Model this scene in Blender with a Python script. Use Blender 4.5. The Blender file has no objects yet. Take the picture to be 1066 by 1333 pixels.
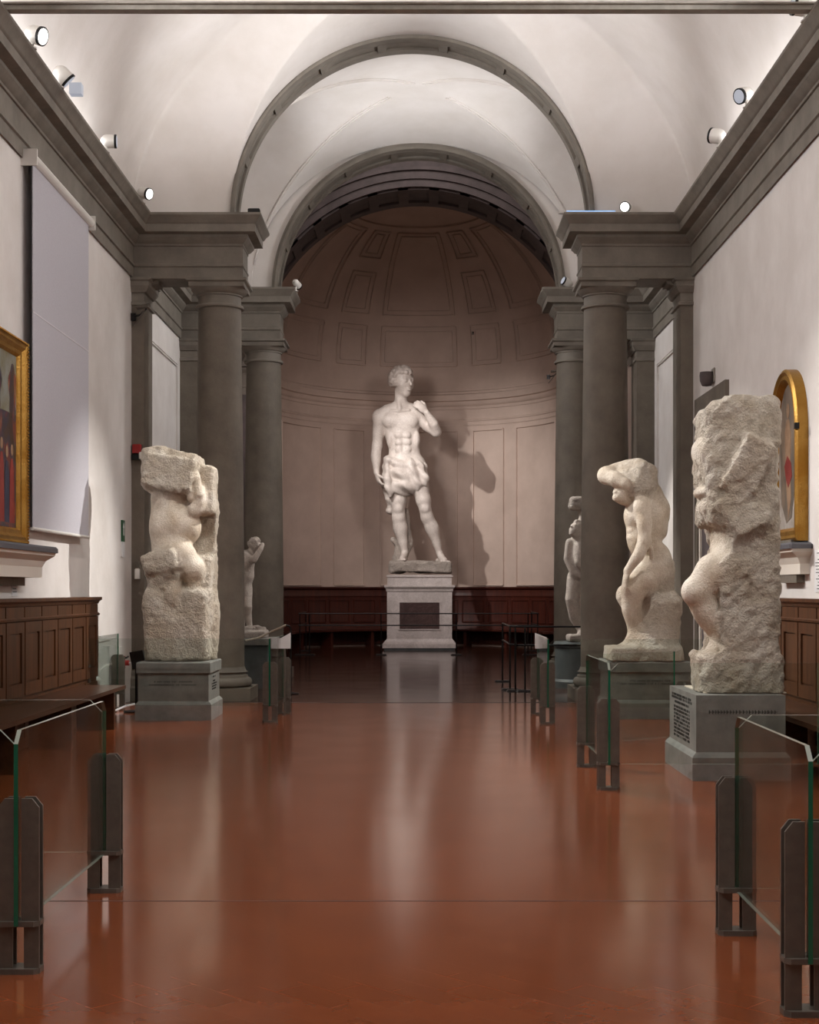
import bpy, math, random
import numpy as np
from mathutils import Vector, Matrix
random.seed(7)
SC = bpy.context.scene
COL = SC.collection
PI = math.pi

# ------------------------------------------------------------------ camera
CAMH = 1.49
cd = bpy.data.cameras.new('camera'); cam = bpy.data.objects.new('camera', cd); COL.objects.link(cam)
cam.location = (0, 0, CAMH); cam.rotation_euler = (PI / 2, 0, 0)
cd.sensor_fit = 'HORIZONTAL'; cd.sensor_width = 36.0; cd.lens = 1900 / 1066 * 36
cd.shift_x = -12 / 1066; cd.shift_y = 101.5 / 1066; cd.clip_end = 200
SC.camera = cam
vs = SC.view_settings
vs.view_transform = 'Standard'; vs.look = 'None'; vs.gamma = 1; vs.use_curve_mapping = False
vs.exposure = 0.1
SC.render.film_transparent = False
try:
    SC.cycles.max_bounces = 8; SC.cycles.transparent_max_bounces = 24
    SC.cycles.diffuse_bounces = 5; SC.cycles.glossy_bounces = 4
    SC.cycles.use_denoising = True
    SC.cycles.sample_clamp_indirect = 4.0
    SC.cycles.caustics_reflective = False; SC.cycles.caustics_refractive = False
except Exception: pass

def at(x, y, Y):
    """a point seen at pixel (x, y) that lies at depth Y (used to survey the place)"""
    s = 1900.0 / Y
    return Vector(((x - 545) / s, Y, CAMH + (768 - y) / s))

# ------------------------------------------------------------------ materials
def srgb(r, g, b):
    def f(c):
        c /= 255.0
        return c / 12.92 if c <= .04045 else ((c + .055) / 1.055) ** 2.4
    return (f(r), f(g), f(b), 1)

def new_mat(name):
    m = bpy.data.materials.new(name); m.use_nodes = True
    nt = m.node_tree; b = nt.nodes['Principled BSDF']
    return m, nt, b

def N(nt, t, **kw):
    n = nt.nodes.new(t)
    for k, v in kw.items():
        if k in n.inputs: n.inputs[k].default_value = v
        else: setattr(n, k, v)
    return n

def simple(name, c1, c2=None, rough=.6, metal=0, scale=4, bump=0, bscale=30, detail=6, spec=.5, stretch=(1, 1, 1), contrast=(.35, .65)):
    m, nt, b = new_mat(name)
    b.inputs['Roughness'].default_value = rough; b.inputs['Metallic'].default_value = metal
    b.inputs['Specular IOR Level'].default_value = spec
    tc = N(nt, 'ShaderNodeTexCoord'); mp = N(nt, 'ShaderNodeMapping'); mp.inputs['Scale'].default_value = stretch
    nt.links.new(tc.outputs['Object'], mp.inputs['Vector'])
    if c2 is None: b.inputs['Base Color'].default_value = c1
    else:
        n = N(nt, 'ShaderNodeTexNoise', Scale=scale, Detail=detail, Roughness=.6)
        r = N(nt, 'ShaderNodeValToRGB'); r.color_ramp.elements[0].color = c1; r.color_ramp.elements[1].color = c2
        r.color_ramp.elements[0].position = contrast[0]; r.color_ramp.elements[1].position = contrast[1]
        nt.links.new(mp.outputs[0], n.inputs['Vector']); nt.links.new(n.outputs[0], r.inputs[0]); nt.links.new(r.outputs[0], b.inputs['Base Color'])
    if bump:
        n2 = N(nt, 'ShaderNodeTexNoise', Scale=bscale, Detail=5, Roughness=.6)
        bp = N(nt, 'ShaderNodeBump', Strength=bump, Distance=.02)
        nt.links.new(mp.outputs[0], n2.inputs['Vector']); nt.links.new(n2.outputs[0], bp.inputs['Height']); nt.links.new(bp.outputs[0], b.inputs['Normal'])
    return m

M = {}
M['plaster'] = simple('wall_plaster', srgb(217, 211, 206), srgb(229, 224, 220), .85, scale=1.5, bump=.12, bscale=14)
M['vault'] = simple('vault_plaster', srgb(221, 215, 209), srgb(232, 227, 223), .85, scale=1.1, bump=.12, bscale=9)
M['apse'] = simple('apse_plaster', srgb(186, 168, 156), srgb(200, 182, 170), .85, scale=1.2, bump=.1, bscale=12)
M['stone'] = simple('grey_sandstone', srgb(98, 90, 80), srgb(124, 115, 103), .7, scale=2.2, bump=.25, bscale=22, detail=9, contrast=(.3, .7))
M['stone_cap'] = simple('grey_sandstone_carved', srgb(112, 105, 96), srgb(130, 123, 113), .7, scale=3, bump=.15, bscale=18)
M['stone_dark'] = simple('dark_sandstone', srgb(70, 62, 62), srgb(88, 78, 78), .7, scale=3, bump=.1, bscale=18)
M['plinth'] = simple('grey_plinth_stone', srgb(112, 110, 106), srgb(134, 131, 126), .6, scale=5, bump=.1, bscale=40)
M['plinth_dark'] = simple('blue_grey_plinth_stone', srgb(70, 76, 78), srgb(88, 94, 95), .55, scale=5, bump=.1, bscale=40)
M['post'] = simple('post_metal', srgb(98, 92, 84), srgb(110, 103, 94), .45, metal=.3, scale=20, bump=.03)
M['black'] = simple('black_metal', srgb(26, 25, 26), None, .4, metal=.5)
M['white_metal'] = simple('white_enamel', srgb(225, 222, 216), None, .35)
M['blind'] = simple('blind_fabric', srgb(186, 184, 192), srgb(194, 192, 199), .9, scale=60, bump=.05, bscale=200)
M['cloth_line'] = simple('seam', srgb(215, 212, 216), None, .9)
M['red'] = simple('red_plastic', srgb(150, 25, 25), None, .4)
M['green'] = simple('green_sign_face', srgb(18, 78, 44), None, .5)
M['card'] = simple('white_card', srgb(222, 220, 220), None, .7)
M['ink'] = simple('ink', srgb(50, 50, 52), None, .8)
M['wallshelf'] = simple('shelf_plaster', srgb(226, 218, 206), None, .7)
M['shelftop'] = simple('shelf_slate', srgb(86, 86, 92), None, .5)
M['beam'] = simple('beam_metal', srgb(130, 124, 114), srgb(150, 143, 132), .5, scale=8)
M['grout'] = simple('white_hose', srgb(205, 205, 205), None, .4)
M['inscr'] = simple('inscription_dark', srgb(52, 50, 48), None, .8)

def gold():
    m, nt, b = new_mat('gilt_frame')
    b.inputs['Metallic'].default_value = .75; b.inputs['Roughness'].default_value = .38
    tc = N(nt, 'ShaderNodeTexCoord'); n = N(nt, 'ShaderNodeTexNoise', Scale=5, Detail=3)
    r = N(nt, 'ShaderNodeValToRGB'); r.color_ramp.elements[0].color = srgb(150, 104, 32); r.color_ramp.elements[1].color = srgb(172, 130, 60)
    r.color_ramp.elements[0].position = .32; r.color_ramp.elements[1].position = .62
    w = N(nt, 'ShaderNodeTexVoronoi', Scale=60); bp = N(nt, 'ShaderNodeBump', Strength=.25, Distance=.01)
    L = nt.links.new
    L(tc.outputs['Object'], n.inputs['Vector']); L(tc.outputs['Object'], w.inputs['Vector']); L(n.outputs[0], r.inputs[0]); L(r.outputs[0], b.inputs['Base Color'])
    L(w.outputs[0], bp.inputs['Height']); L(bp.outputs[0], b.inputs['Normal'])
    return m
M['gold'] = gold()

def wood(name, c1, c2, rough=.35, axis=2):
    m, nt, b = new_mat(name)
    b.inputs['Roughness'].default_value = rough
    tc = N(nt, 'ShaderNodeTexCoord'); mp = N(nt, 'ShaderNodeMapping')
    sc = [14, 14, 14]; sc[axis] = 1.2; mp.inputs['Scale'].default_value = sc
    n = N(nt, 'ShaderNodeTexNoise', Scale=1.0, Detail=8, Roughness=.65, Distortion=.6)
    r = N(nt, 'ShaderNodeValToRGB'); r.color_ramp.elements[0].color = c1; r.color_ramp.elements[1].color = c2
    r.color_ramp.elements[0].position = .3; r.color_ramp.elements[1].position = .7
    bp = N(nt, 'ShaderNodeBump', Strength=.1, Distance=.01)
    L = nt.links.new
    L(tc.outputs['Object'], mp.inputs[0]); L(mp.outputs[0], n.inputs['Vector']); L(n.outputs[0], r.inputs[0]); L(r.outputs[0], b.inputs['Base Color'])
    L(n.outputs[0], bp.inputs['Height']); L(bp.outputs[0], b.inputs['Normal'])
    return m
M['wood'] = wood('walnut_panelling', srgb(54, 31, 18), srgb(102, 64, 38))
M['wood_h'] = wood('walnut_bench', srgb(48, 28, 17), srgb(88, 54, 34), .3, axis=1)
M['wood_red'] = wood('red_walnut', srgb(46, 17, 11), srgb(78, 33, 22), .4)

def marble(name, c1, c2, vein, rough=.45, scale=2.0, bump=.04):
    """pale marble with faint veins; the 'rough' attribute of the mesh adds chisel marks"""
    m, nt, b = new_mat(name)
    b.inputs['Roughness'].default_value = rough
    L = nt.links.new
    tc = N(nt, 'ShaderNodeTexCoord')
    n = N(nt, 'ShaderNodeTexNoise', Scale=scale, Detail=8, Roughness=.6, Distortion=.8)
    r = N(nt, 'ShaderNodeValToRGB'); r.color_ramp.elements[0].color = c1; r.color_ramp.elements[1].color = c2
    r.color_ramp.elements[0].position = .35; r.color_ramp.elements[1].position = .65
    e = r.color_ramp.elements.new(.5); e.color = tuple((a + q) / 2 for a, q in zip(c1, c2))
    v = N(nt, 'ShaderNodeTexNoise', Scale=scale * 1.7, Detail=10, Roughness=.75, Distortion=2.5)
    vr = N(nt, 'ShaderNodeValToRGB'); vr.color_ramp.elements[0].position = .475; vr.color_ramp.elements[0].color = (0, 0, 0, 1)
    vr.color_ramp.elements[1].position = .5; vr.color_ramp.elements[1].color = (1, 1, 1, 1)
    e = vr.color_ramp.elements.new(.525); e.color = (0, 0, 0, 1)
    mx = N(nt, 'ShaderNodeMix', data_type='RGBA'); mx.inputs[7].default_value = vein
    mul = N(nt, 'ShaderNodeMath', operation='MULTIPLY'); mul.inputs[1].default_value = .45
    L(tc.outputs['Object'], n.inputs['Vector']); L(tc.outputs['Object'], v.inputs['Vector'])
    L(n.outputs[0], r.inputs[0]); L(v.outputs[0], vr.inputs[0]); L(vr.outputs[0], mul.inputs[0]); L(mul.outputs[0], mx.inputs[0]); L(r.outputs[0], mx.inputs[6])
    L(mx.outputs[2], b.inputs['Base Color'])
    at_ = N(nt, 'ShaderNodeAttribute'); at_.attribute_name = 'rough'
    vo = N(nt, 'ShaderNodeTexNoise', Scale=30, Detail=5, Roughness=.7)
    fine = N(nt, 'ShaderNodeTexNoise', Scale=60, Detail=3)
    m1 = N(nt, 'ShaderNodeMath', operation='MULTIPLY'); L(vo.outputs[0], m1.inputs[0]); L(at_.outputs['Fac'], m1.inputs[1])
    m2 = N(nt, 'ShaderNodeMath', operation='MULTIPLY_ADD'); L(fine.outputs[0], m2.inputs[0]); m2.inputs[1].default_value = bump; L(m1.outputs[0], m2.inputs[2])
    bp = N(nt, 'ShaderNodeBump', Strength=.9, Distance=.085)
    L(tc.outputs['Object'], vo.inputs['Vector']); L(tc.outputs['Object'], fine.inputs['Vector'])
    L(m2.outputs[0], bp.inputs['Height']); L(bp.outputs[0], b.inputs['Normal'])
    return m
M['marble'] = marble('white_marble', srgb(196, 186, 178), srgb(218, 210, 202), srgb(150, 140, 132))
M['marble_warm'] = marble('aged_marble', srgb(200, 184, 162), srgb(228, 219, 205), srgb(150, 128, 96), .6, 3.0, .1)
M['marble_old'] = marble('weathered_marble', srgb(176, 165, 155), srgb(206, 196, 186), srgb(120, 108, 98), .65, 4.0, .12)
M['marble_ped'] = marble('veined_pedestal_marble', srgb(190, 182, 178), srgb(214, 206, 203), srgb(128, 120, 120), .35, 2.5, .01)

def floor_mat(name, c1, c2, grout, rough, tile=.3, ang=45, stripes=None):
    m, nt, b = new_mat(name)
    L = nt.links.new
    tc = N(nt, 'ShaderNodeTexCoord'); mp = N(nt, 'ShaderNodeMapping'); mp.inputs['Rotation'].default_value = (0, 0, math.radians(ang))
    br = N(nt, 'ShaderNodeTexBrick'); br.inputs['Scale'].default_value = 1.0
    br.inputs['Color1'].default_value = c1; br.inputs['Color2'].default_value = c2; br.inputs['Mortar'].default_value = grout
    br.inputs['Mortar Size'].default_value = .0022; br.inputs['Brick Width'].default_value = tile; br.inputs['Row Height'].default_value = tile / 2
    br.inputs['Mortar Smooth'].default_value = .3
    n = N(nt, 'ShaderNodeTexNoise', Scale=3.0, Detail=8, Roughness=.65)
    mx = N(nt, 'ShaderNodeMix', data_type='RGBA', blend_type='MULTIPLY'); mx.inputs[0].default_value = .55
    r = N(nt, 'ShaderNodeValToRGB'); r.color_ramp.elements[0].color = (.78, .74, .72, 1); r.color_ramp.elements[1].color = (1.1, 1.1, 1.1, 1)
    r.color_ramp.elements[0].position = .3; r.color_ramp.elements[1].position = .7
    L(tc.outputs['Object'], mp.inputs[0]); L(mp.outputs[0], br.inputs['Vector']); L(tc.outputs['Object'], n.inputs['Vector'])
    L(n.outputs[0], r.inputs[0]); L(br.outputs['Color'], mx.inputs[6]); L(r.outputs[0], mx.inputs[7])
    out = mx.outputs[2]
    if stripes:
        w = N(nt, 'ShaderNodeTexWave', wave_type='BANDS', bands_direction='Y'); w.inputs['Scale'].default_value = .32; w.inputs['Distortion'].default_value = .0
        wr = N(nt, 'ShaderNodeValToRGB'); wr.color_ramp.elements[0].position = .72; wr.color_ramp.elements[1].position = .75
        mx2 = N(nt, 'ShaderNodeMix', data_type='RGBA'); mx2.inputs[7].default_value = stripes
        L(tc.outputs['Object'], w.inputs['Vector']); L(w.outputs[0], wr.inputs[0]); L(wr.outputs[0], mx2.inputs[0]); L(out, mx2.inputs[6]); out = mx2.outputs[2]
    L(out, b.inputs['Base Color'])
    b.inputs['Roughness'].default_value = rough
    n2 = N(nt, 'ShaderNodeTexNoise', Scale=1.6, Detail=3); rr = N(nt, 'ShaderNodeMapRange'); rr.inputs['To Min'].default_value = rough * .75; rr.inputs['To Max'].default_value = rough * 1.4
    L(tc.outputs['Object'], n2.inputs['Vector']); L(n2.outputs[0], rr.inputs[0]); L(rr.outputs[0], b.inputs['Roughness'])
    b.inputs['Specular IOR Level'].default_value = .5
    bn = N(nt, 'ShaderNodeTexNoise', Scale=2.2, Detail=1); ad = N(nt, 'ShaderNodeMath', operation='MULTIPLY_ADD'); ad.inputs[1].default_value = -.12
    L(tc.outputs['Object'], bn.inputs['Vector']); L(br.outputs['Fac'], ad.inputs[0]); L(bn.outputs[0], ad.inputs[2])
    bp = N(nt, 'ShaderNodeBump', Strength=.035, Distance=.003); L(ad.outputs[0], bp.inputs['Height']); L(bp.outputs[0], b.inputs['Normal'])
    return m
M['floor'] = floor_mat('terracotta_floor', srgb(130, 68, 38), srgb(135, 72, 41), srgb(136, 75, 45), .13)
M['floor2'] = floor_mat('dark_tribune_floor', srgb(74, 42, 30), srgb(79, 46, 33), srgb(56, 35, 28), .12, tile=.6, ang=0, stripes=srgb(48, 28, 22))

def glass_mat():
    m, nt, b = new_mat('clear_glass'); nt.nodes.remove(b)
    L = nt.links.new; out = nt.nodes['Material Output']
    tr = N(nt, 'ShaderNodeBsdfTransparent'); tr.inputs[0].default_value = (.93, .955, .94, 1)
    gl = N(nt, 'ShaderNodeBsdfGlossy'); gl.inputs['Roughness'].default_value = .02
    fr = N(nt, 'ShaderNodeLayerWeight'); pw = N(nt, 'ShaderNodeMath', operation='POWER'); pw.inputs[1].default_value = 5
    ad = N(nt, 'ShaderNodeMath', operation='MULTIPLY_ADD'); ad.inputs[1].default_value = .9; ad.inputs[2].default_value = .03
    L(fr.outputs['Facing'], pw.inputs[0]); L(pw.outputs[0], ad.inputs[0])
    mx = N(nt, 'ShaderNodeMixShader'); L(ad.outputs[0], mx.inputs[0]); L(tr.outputs[0], mx.inputs[1]); L(gl.outputs[0], mx.inputs[2]); L(mx.outputs[0], out.inputs[0])
    return m
M['glass'] = glass_mat()
M['glass_edge'] = simple('glass_green_edge', srgb(28, 100, 74), None, .1)
M['glass_top'] = simple('glass_polished_edge', srgb(150, 158, 146), None, .15)

def emit(name, col, st):
    m, nt, b = new_mat(name)
    b.inputs['Emission Color'].default_value = col; b.inputs['Emission Strength'].default_value = st; b.inputs['Base Color'].default_value = (.2, .2, .2, 1)
    return m
M['lens_on'] = emit('lamp_lens', (1, .97, .92, 1), 3)
M['lens_dim'] = emit('lamp_lens_dim', (.8, .85, 1, 1), .35)
M['blue_lamp'] = emit('blue_lamp', (.25, .55, 1, 1), 1.0)

def painting_mat(name, cols, scale, stretch, seed):
    m, nt, b = new_mat(name); L = nt.links.new
    b.inputs['Roughness'].default_value = .4
    tc = N(nt, 'ShaderNodeTexCoord'); mp = N(nt, 'ShaderNodeMapping'); mp.inputs['Scale'].default_value = stretch; mp.inputs['Location'].default_value = (seed, seed * 2, 0)
    n = N(nt, 'ShaderNodeTexNoise', Scale=scale, Detail=5, Roughness=.55, Distortion=.7)
    r = N(nt, 'ShaderNodeValToRGB'); cr = r.color_ramp
    cr.elements[0].position = .3; cr.elements[0].color = cols[0]; cr.elements[1].position = .7; cr.elements[1].color = cols[-1]
    for k, c in enumerate(cols[1:-1]):
        e = cr.elements.new(.3 + .4 * (k + 1) / (len(cols) - 1)); e.color = c
    L(tc.outputs['Object'], mp.inputs[0]); L(mp.outputs[0], n.inputs['Vector']); L(n.outputs[0], r.inputs[0]); L(r.outputs[0], b.inputs['Base Color'])
    return m
M['paint_dark'] = painting_mat('oil_paint_figures', [srgb(26, 22, 20), srgb(70, 50, 36), srgb(52, 56, 74), srgb(120, 52, 40), srgb(150, 120, 88)], 3.2, (1, 1.6, .8), 3)
M['paint_grey'] = painting_mat('oil_paint_panel', [srgb(72, 66, 60), srgb(108, 100, 92), srgb(132, 118, 104), srgb(150, 138, 124)], 3, (1, 1.5, .7), 9)
M['paint_flesh'] = simple('paint_flesh', srgb(150, 118, 92), srgb(176, 146, 118), .5, scale=9)
M['paint_red'] = simple('paint_red', srgb(130, 38, 36), srgb(150, 60, 52), .5, scale=9)
M['paint_blue'] = simple('paint_blue', srgb(40, 46, 66), srgb(58, 62, 84), .5, scale=9)
M['paint_sky'] = simple('paint_sky', srgb(140, 142, 136), srgb(118, 112, 84), .5, scale=5)
M['paint_pale'] = simple('paint_pale', srgb(186, 180, 174), srgb(160, 150, 140), .5, scale=9)

# ------------------------------------------------------------------ objects
def link(name, me, parent=None):
    o = bpy.data.objects.new(name, me); COL.objects.link(o)
    if parent is not None: o.parent = parent
    return o
def tag(o, label=None, cat=None, group=None, kind=None):
    if label: o['label'] = label
    if cat: o['category'] = cat
    if group: o['group'] = group
    if kind: o['kind'] = kind
    return o
def empty(name, loc, label, cat, group=None, rz=0):
    o = bpy.data.objects.new(name, None); COL.objects.link(o); o.location = loc; o.rotation_euler = (0, 0, rz)
    o.empty_display_size = .1
    return tag(o, label, cat, group)
def dup(root, loc=None, rz=None, label=None, group=None):
    def cp(o, par):
        c = o.copy(); COL.objects.link(c)
        if par is not None: c.parent = par; c.matrix_parent_inverse = o.matrix_parent_inverse.copy()
        for ch in list(kids.get(o.name, [])): cp(ch, c)
        return c
    kids = {}
    for q in list(bpy.data.objects):
        if q.parent is not None: kids.setdefault(q.parent.name, []).append(q)
    r = cp(root, None)
    if loc is not None: r.location = loc
    if rz is not None: r.rotation_euler = (0, 0, rz)
    if label: r['label'] = label
    if group: r['group'] = group
    return r

class MB:
    def __init__(s): s.v = []; s.f = []; s.m = []
    def add(s, vs_, fs, m=0):
        b = len(s.v); s.v += [tuple(p) for p in vs_]; s.f += [tuple(b + i for i in f) for f in fs]; s.m += [m] * len(fs) if isinstance(m, int) else list(m)
        return s
    def box(s, x0, x1, y0, y1, z0, z1, m=0):
        return s.add([(x0, y0, z0), (x1, y0, z0), (x1, y1, z0), (x0, y1, z0), (x0, y0, z1), (x1, y0, z1), (x1, y1, z1), (x0, y1, z1)],
                     [(0, 3, 2, 1), (4, 5, 6, 7), (0, 1, 5, 4), (1, 2, 6, 5), (2, 3, 7, 6), (3, 0, 4, 7)], m)
    def bbox(s, x0, x1, y0, y1, z0, z1, c=.01, m=0):
        """box whose vertical edges and top are chamfered"""
        def ring(ins, z, k):
            a0, a1, b0, b1 = x0 + ins, x1 - ins, y0 + ins, y1 - ins
            return [(a0 + k, b0, z), (a1 - k, b0, z), (a1, b0 + k, z), (a1, b1 - k, z), (a1 - k, b1, z), (a0 + k, b1, z), (a0, b1 - k, z), (a0, b0 + k, z)]
        rs = [ring(0, z0, c), ring(0, z1 - c, c), ring(c, z1, c * .5)]
        return s.loft(rs, cap=True, m=m)
    def loft(s, rings, cap=True, closed=True, m=0):
        n = len(rings[0]); vv = [p for r in rings for p in r]; ff = []
        for i in range(len(rings) - 1):
            for j in range(n if closed else n - 1):
                k = (j + 1) % n
                ff.append((i * n + j, i * n + k, (i + 1) * n + k, (i + 1) * n + j))
        if cap:
            ff.append(tuple(reversed(range(n)))); ff.append(tuple((len(rings) - 1) * n + j for j in range(n)))
        return s.add(vv, ff, m)
    def lathe(s, prof, cx=0, cy=0, cz=0, n=48, m=0):
        rings = [[(cx + r * math.cos(2 * PI * j / n), cy + r * math.sin(2 * PI * j / n), cz + z) for j in range(n)] for r, z in prof]
        return s.loft(rings, True, True, m)
    def prism(s, poly, axis, a0, a1, m=0):
        """extrude a 2-D polygon (u, w) along 'x' / 'y' / 'z'"""
        def P(u, w, a): return {'x': (a, u, w), 'y': (u, a, w), 'z': (u, w, a)}[axis]
        n = len(poly)
        vv = [P(u, w, a0) for u, w in poly] + [P(u, w, a1) for u, w in poly]
        ff = [tuple(range(n)), tuple(reversed(range(n, 2 * n)))] + [(j, (j + 1) % n, n + (j + 1) % n, n + j) for j in range(n)]
        return s.add(vv, ff, m)
    def tube(s, pts, r, n=10, m=0, closed=False):
        pts = [Vector(p) for p in pts]; rings = []
        rr = r if isinstance(r, (list, tuple)) else [r] * len(pts)
        up = Vector((0, 0, 1)); K = len(pts)
        for i, p in enumerate(pts):
            if closed: t = (pts[(i + 1) % K] - pts[i - 1]).normalized()
            else: t = (pts[min(i + 1, K - 1)] - pts[max(i - 1, 0)]).normalized()
            a = t.cross(up) if abs(t.dot(up)) < .95 else t.cross(Vector((0, 1, 0))); a.normalize(); b = a.cross(t).normalized()
            rings.append([tuple(p + (a * math.cos(2 * PI * j / n) + b * math.sin(2 * PI * j / n)) * rr[i]) for j in range(n)])
        if closed: rings.append(rings[0])
        return s.loft(rings, not closed, True, m)
    def sweep(s, path, prof, side=1, closed=False, m=0):
        """carry a moulding profile (offset, z) along a horizontal path of (x, y) with mitred corners; side=+1: offset to the right of travel"""
        P = [Vector(p) for p in path]; K = len(P); rings = []
        for i in range(K):
            d0 = (P[i] - P[i - 1]).normalized() if (i > 0 or closed) else None
            d1 = (P[(i + 1) % K] - P[i]).normalized() if (i < K - 1 or closed) else None
            if d0 is None: d0 = d1
            if d1 is None: d1 = d0
            n0 = Vector((d0.y, -d0.x)) * side; n1 = Vector((d1.y, -d1.x)) * side
            mt = (n0 + n1); mt = mt / max(mt.length_squared / 2, 1e-6)
            rings.append([(P[i].x + mt.x * o, P[i].y + mt.y * o, z) for o, z in prof])
        if closed: rings.append(rings[0])
        n = len(prof); vv = [p for r in rings for p in r]; ff = []
        for i in range(len(rings) - 1):
            for j in range(n - 1): ff.append((i * n + j, i * n + j + 1, (i + 1) * n + j + 1, (i + 1) * n + j))
        if not closed: ff.append(tuple(range(n))); ff.append(tuple(reversed([(len(rings) - 1) * n + j for j in range(n)])))
        return s.add(vv, ff, m)
    def build(s, name, mat, parent=None, smooth=False, loc=None, auto=None):
        me = bpy.data.meshes.new(name); me.from_pydata(s.v, [], s.f)
        mats = mat if isinstance(mat, (list, tuple)) else [mat]
        for q in mats: me.materials.append(q)
        me.polygons.foreach_set('material_index', s.m)
        import bmesh
        bm = bmesh.new(); bm.from_mesh(me)
        if smooth or auto: bmesh.ops.remove_doubles(bm, verts=bm.verts, dist=1e-5)
        bmesh.ops.recalc_face_normals(bm, faces=bm.faces); bm.to_mesh(me); bm.free()
        if smooth: me.polygons.foreach_set('use_smooth', [True] * len(me.polygons))
        if auto:
            me.polygons.foreach_set('use_smooth', [True] * len(me.polygons))
            me.set_sharp_from_angle(angle=math.radians(auto))
        me.update()
        o = link(name, me, parent)
        if loc is not None: o.location = loc
        return o

# ------------------------------------------------------------------ carved stone: signed distance fields turned into one surface
def _vnoise(P, scale, seed):
    rs = np.random.RandomState(seed); L = rs.rand(32, 32, 32).astype(np.float32)
    Q = P * scale + 1000.0; i = np.floor(Q).astype(np.int64); f = (Q - i).astype(np.float32); f = f * f * (3 - 2 * f)
    out = 0
    for dx in (0, 1):
        for dy in (0, 1):
            for dz in (0, 1):
                w = (f[..., 0] if dx else 1 - f[..., 0]) * (f[..., 1] if dy else 1 - f[..., 1]) * (f[..., 2] if dz else 1 - f[..., 2])
                out = out + w * L[(i[..., 0] + dx) % 32, (i[..., 1] + dy) % 32, (i[..., 2] + dz) % 32]
    return out - .5

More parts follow.
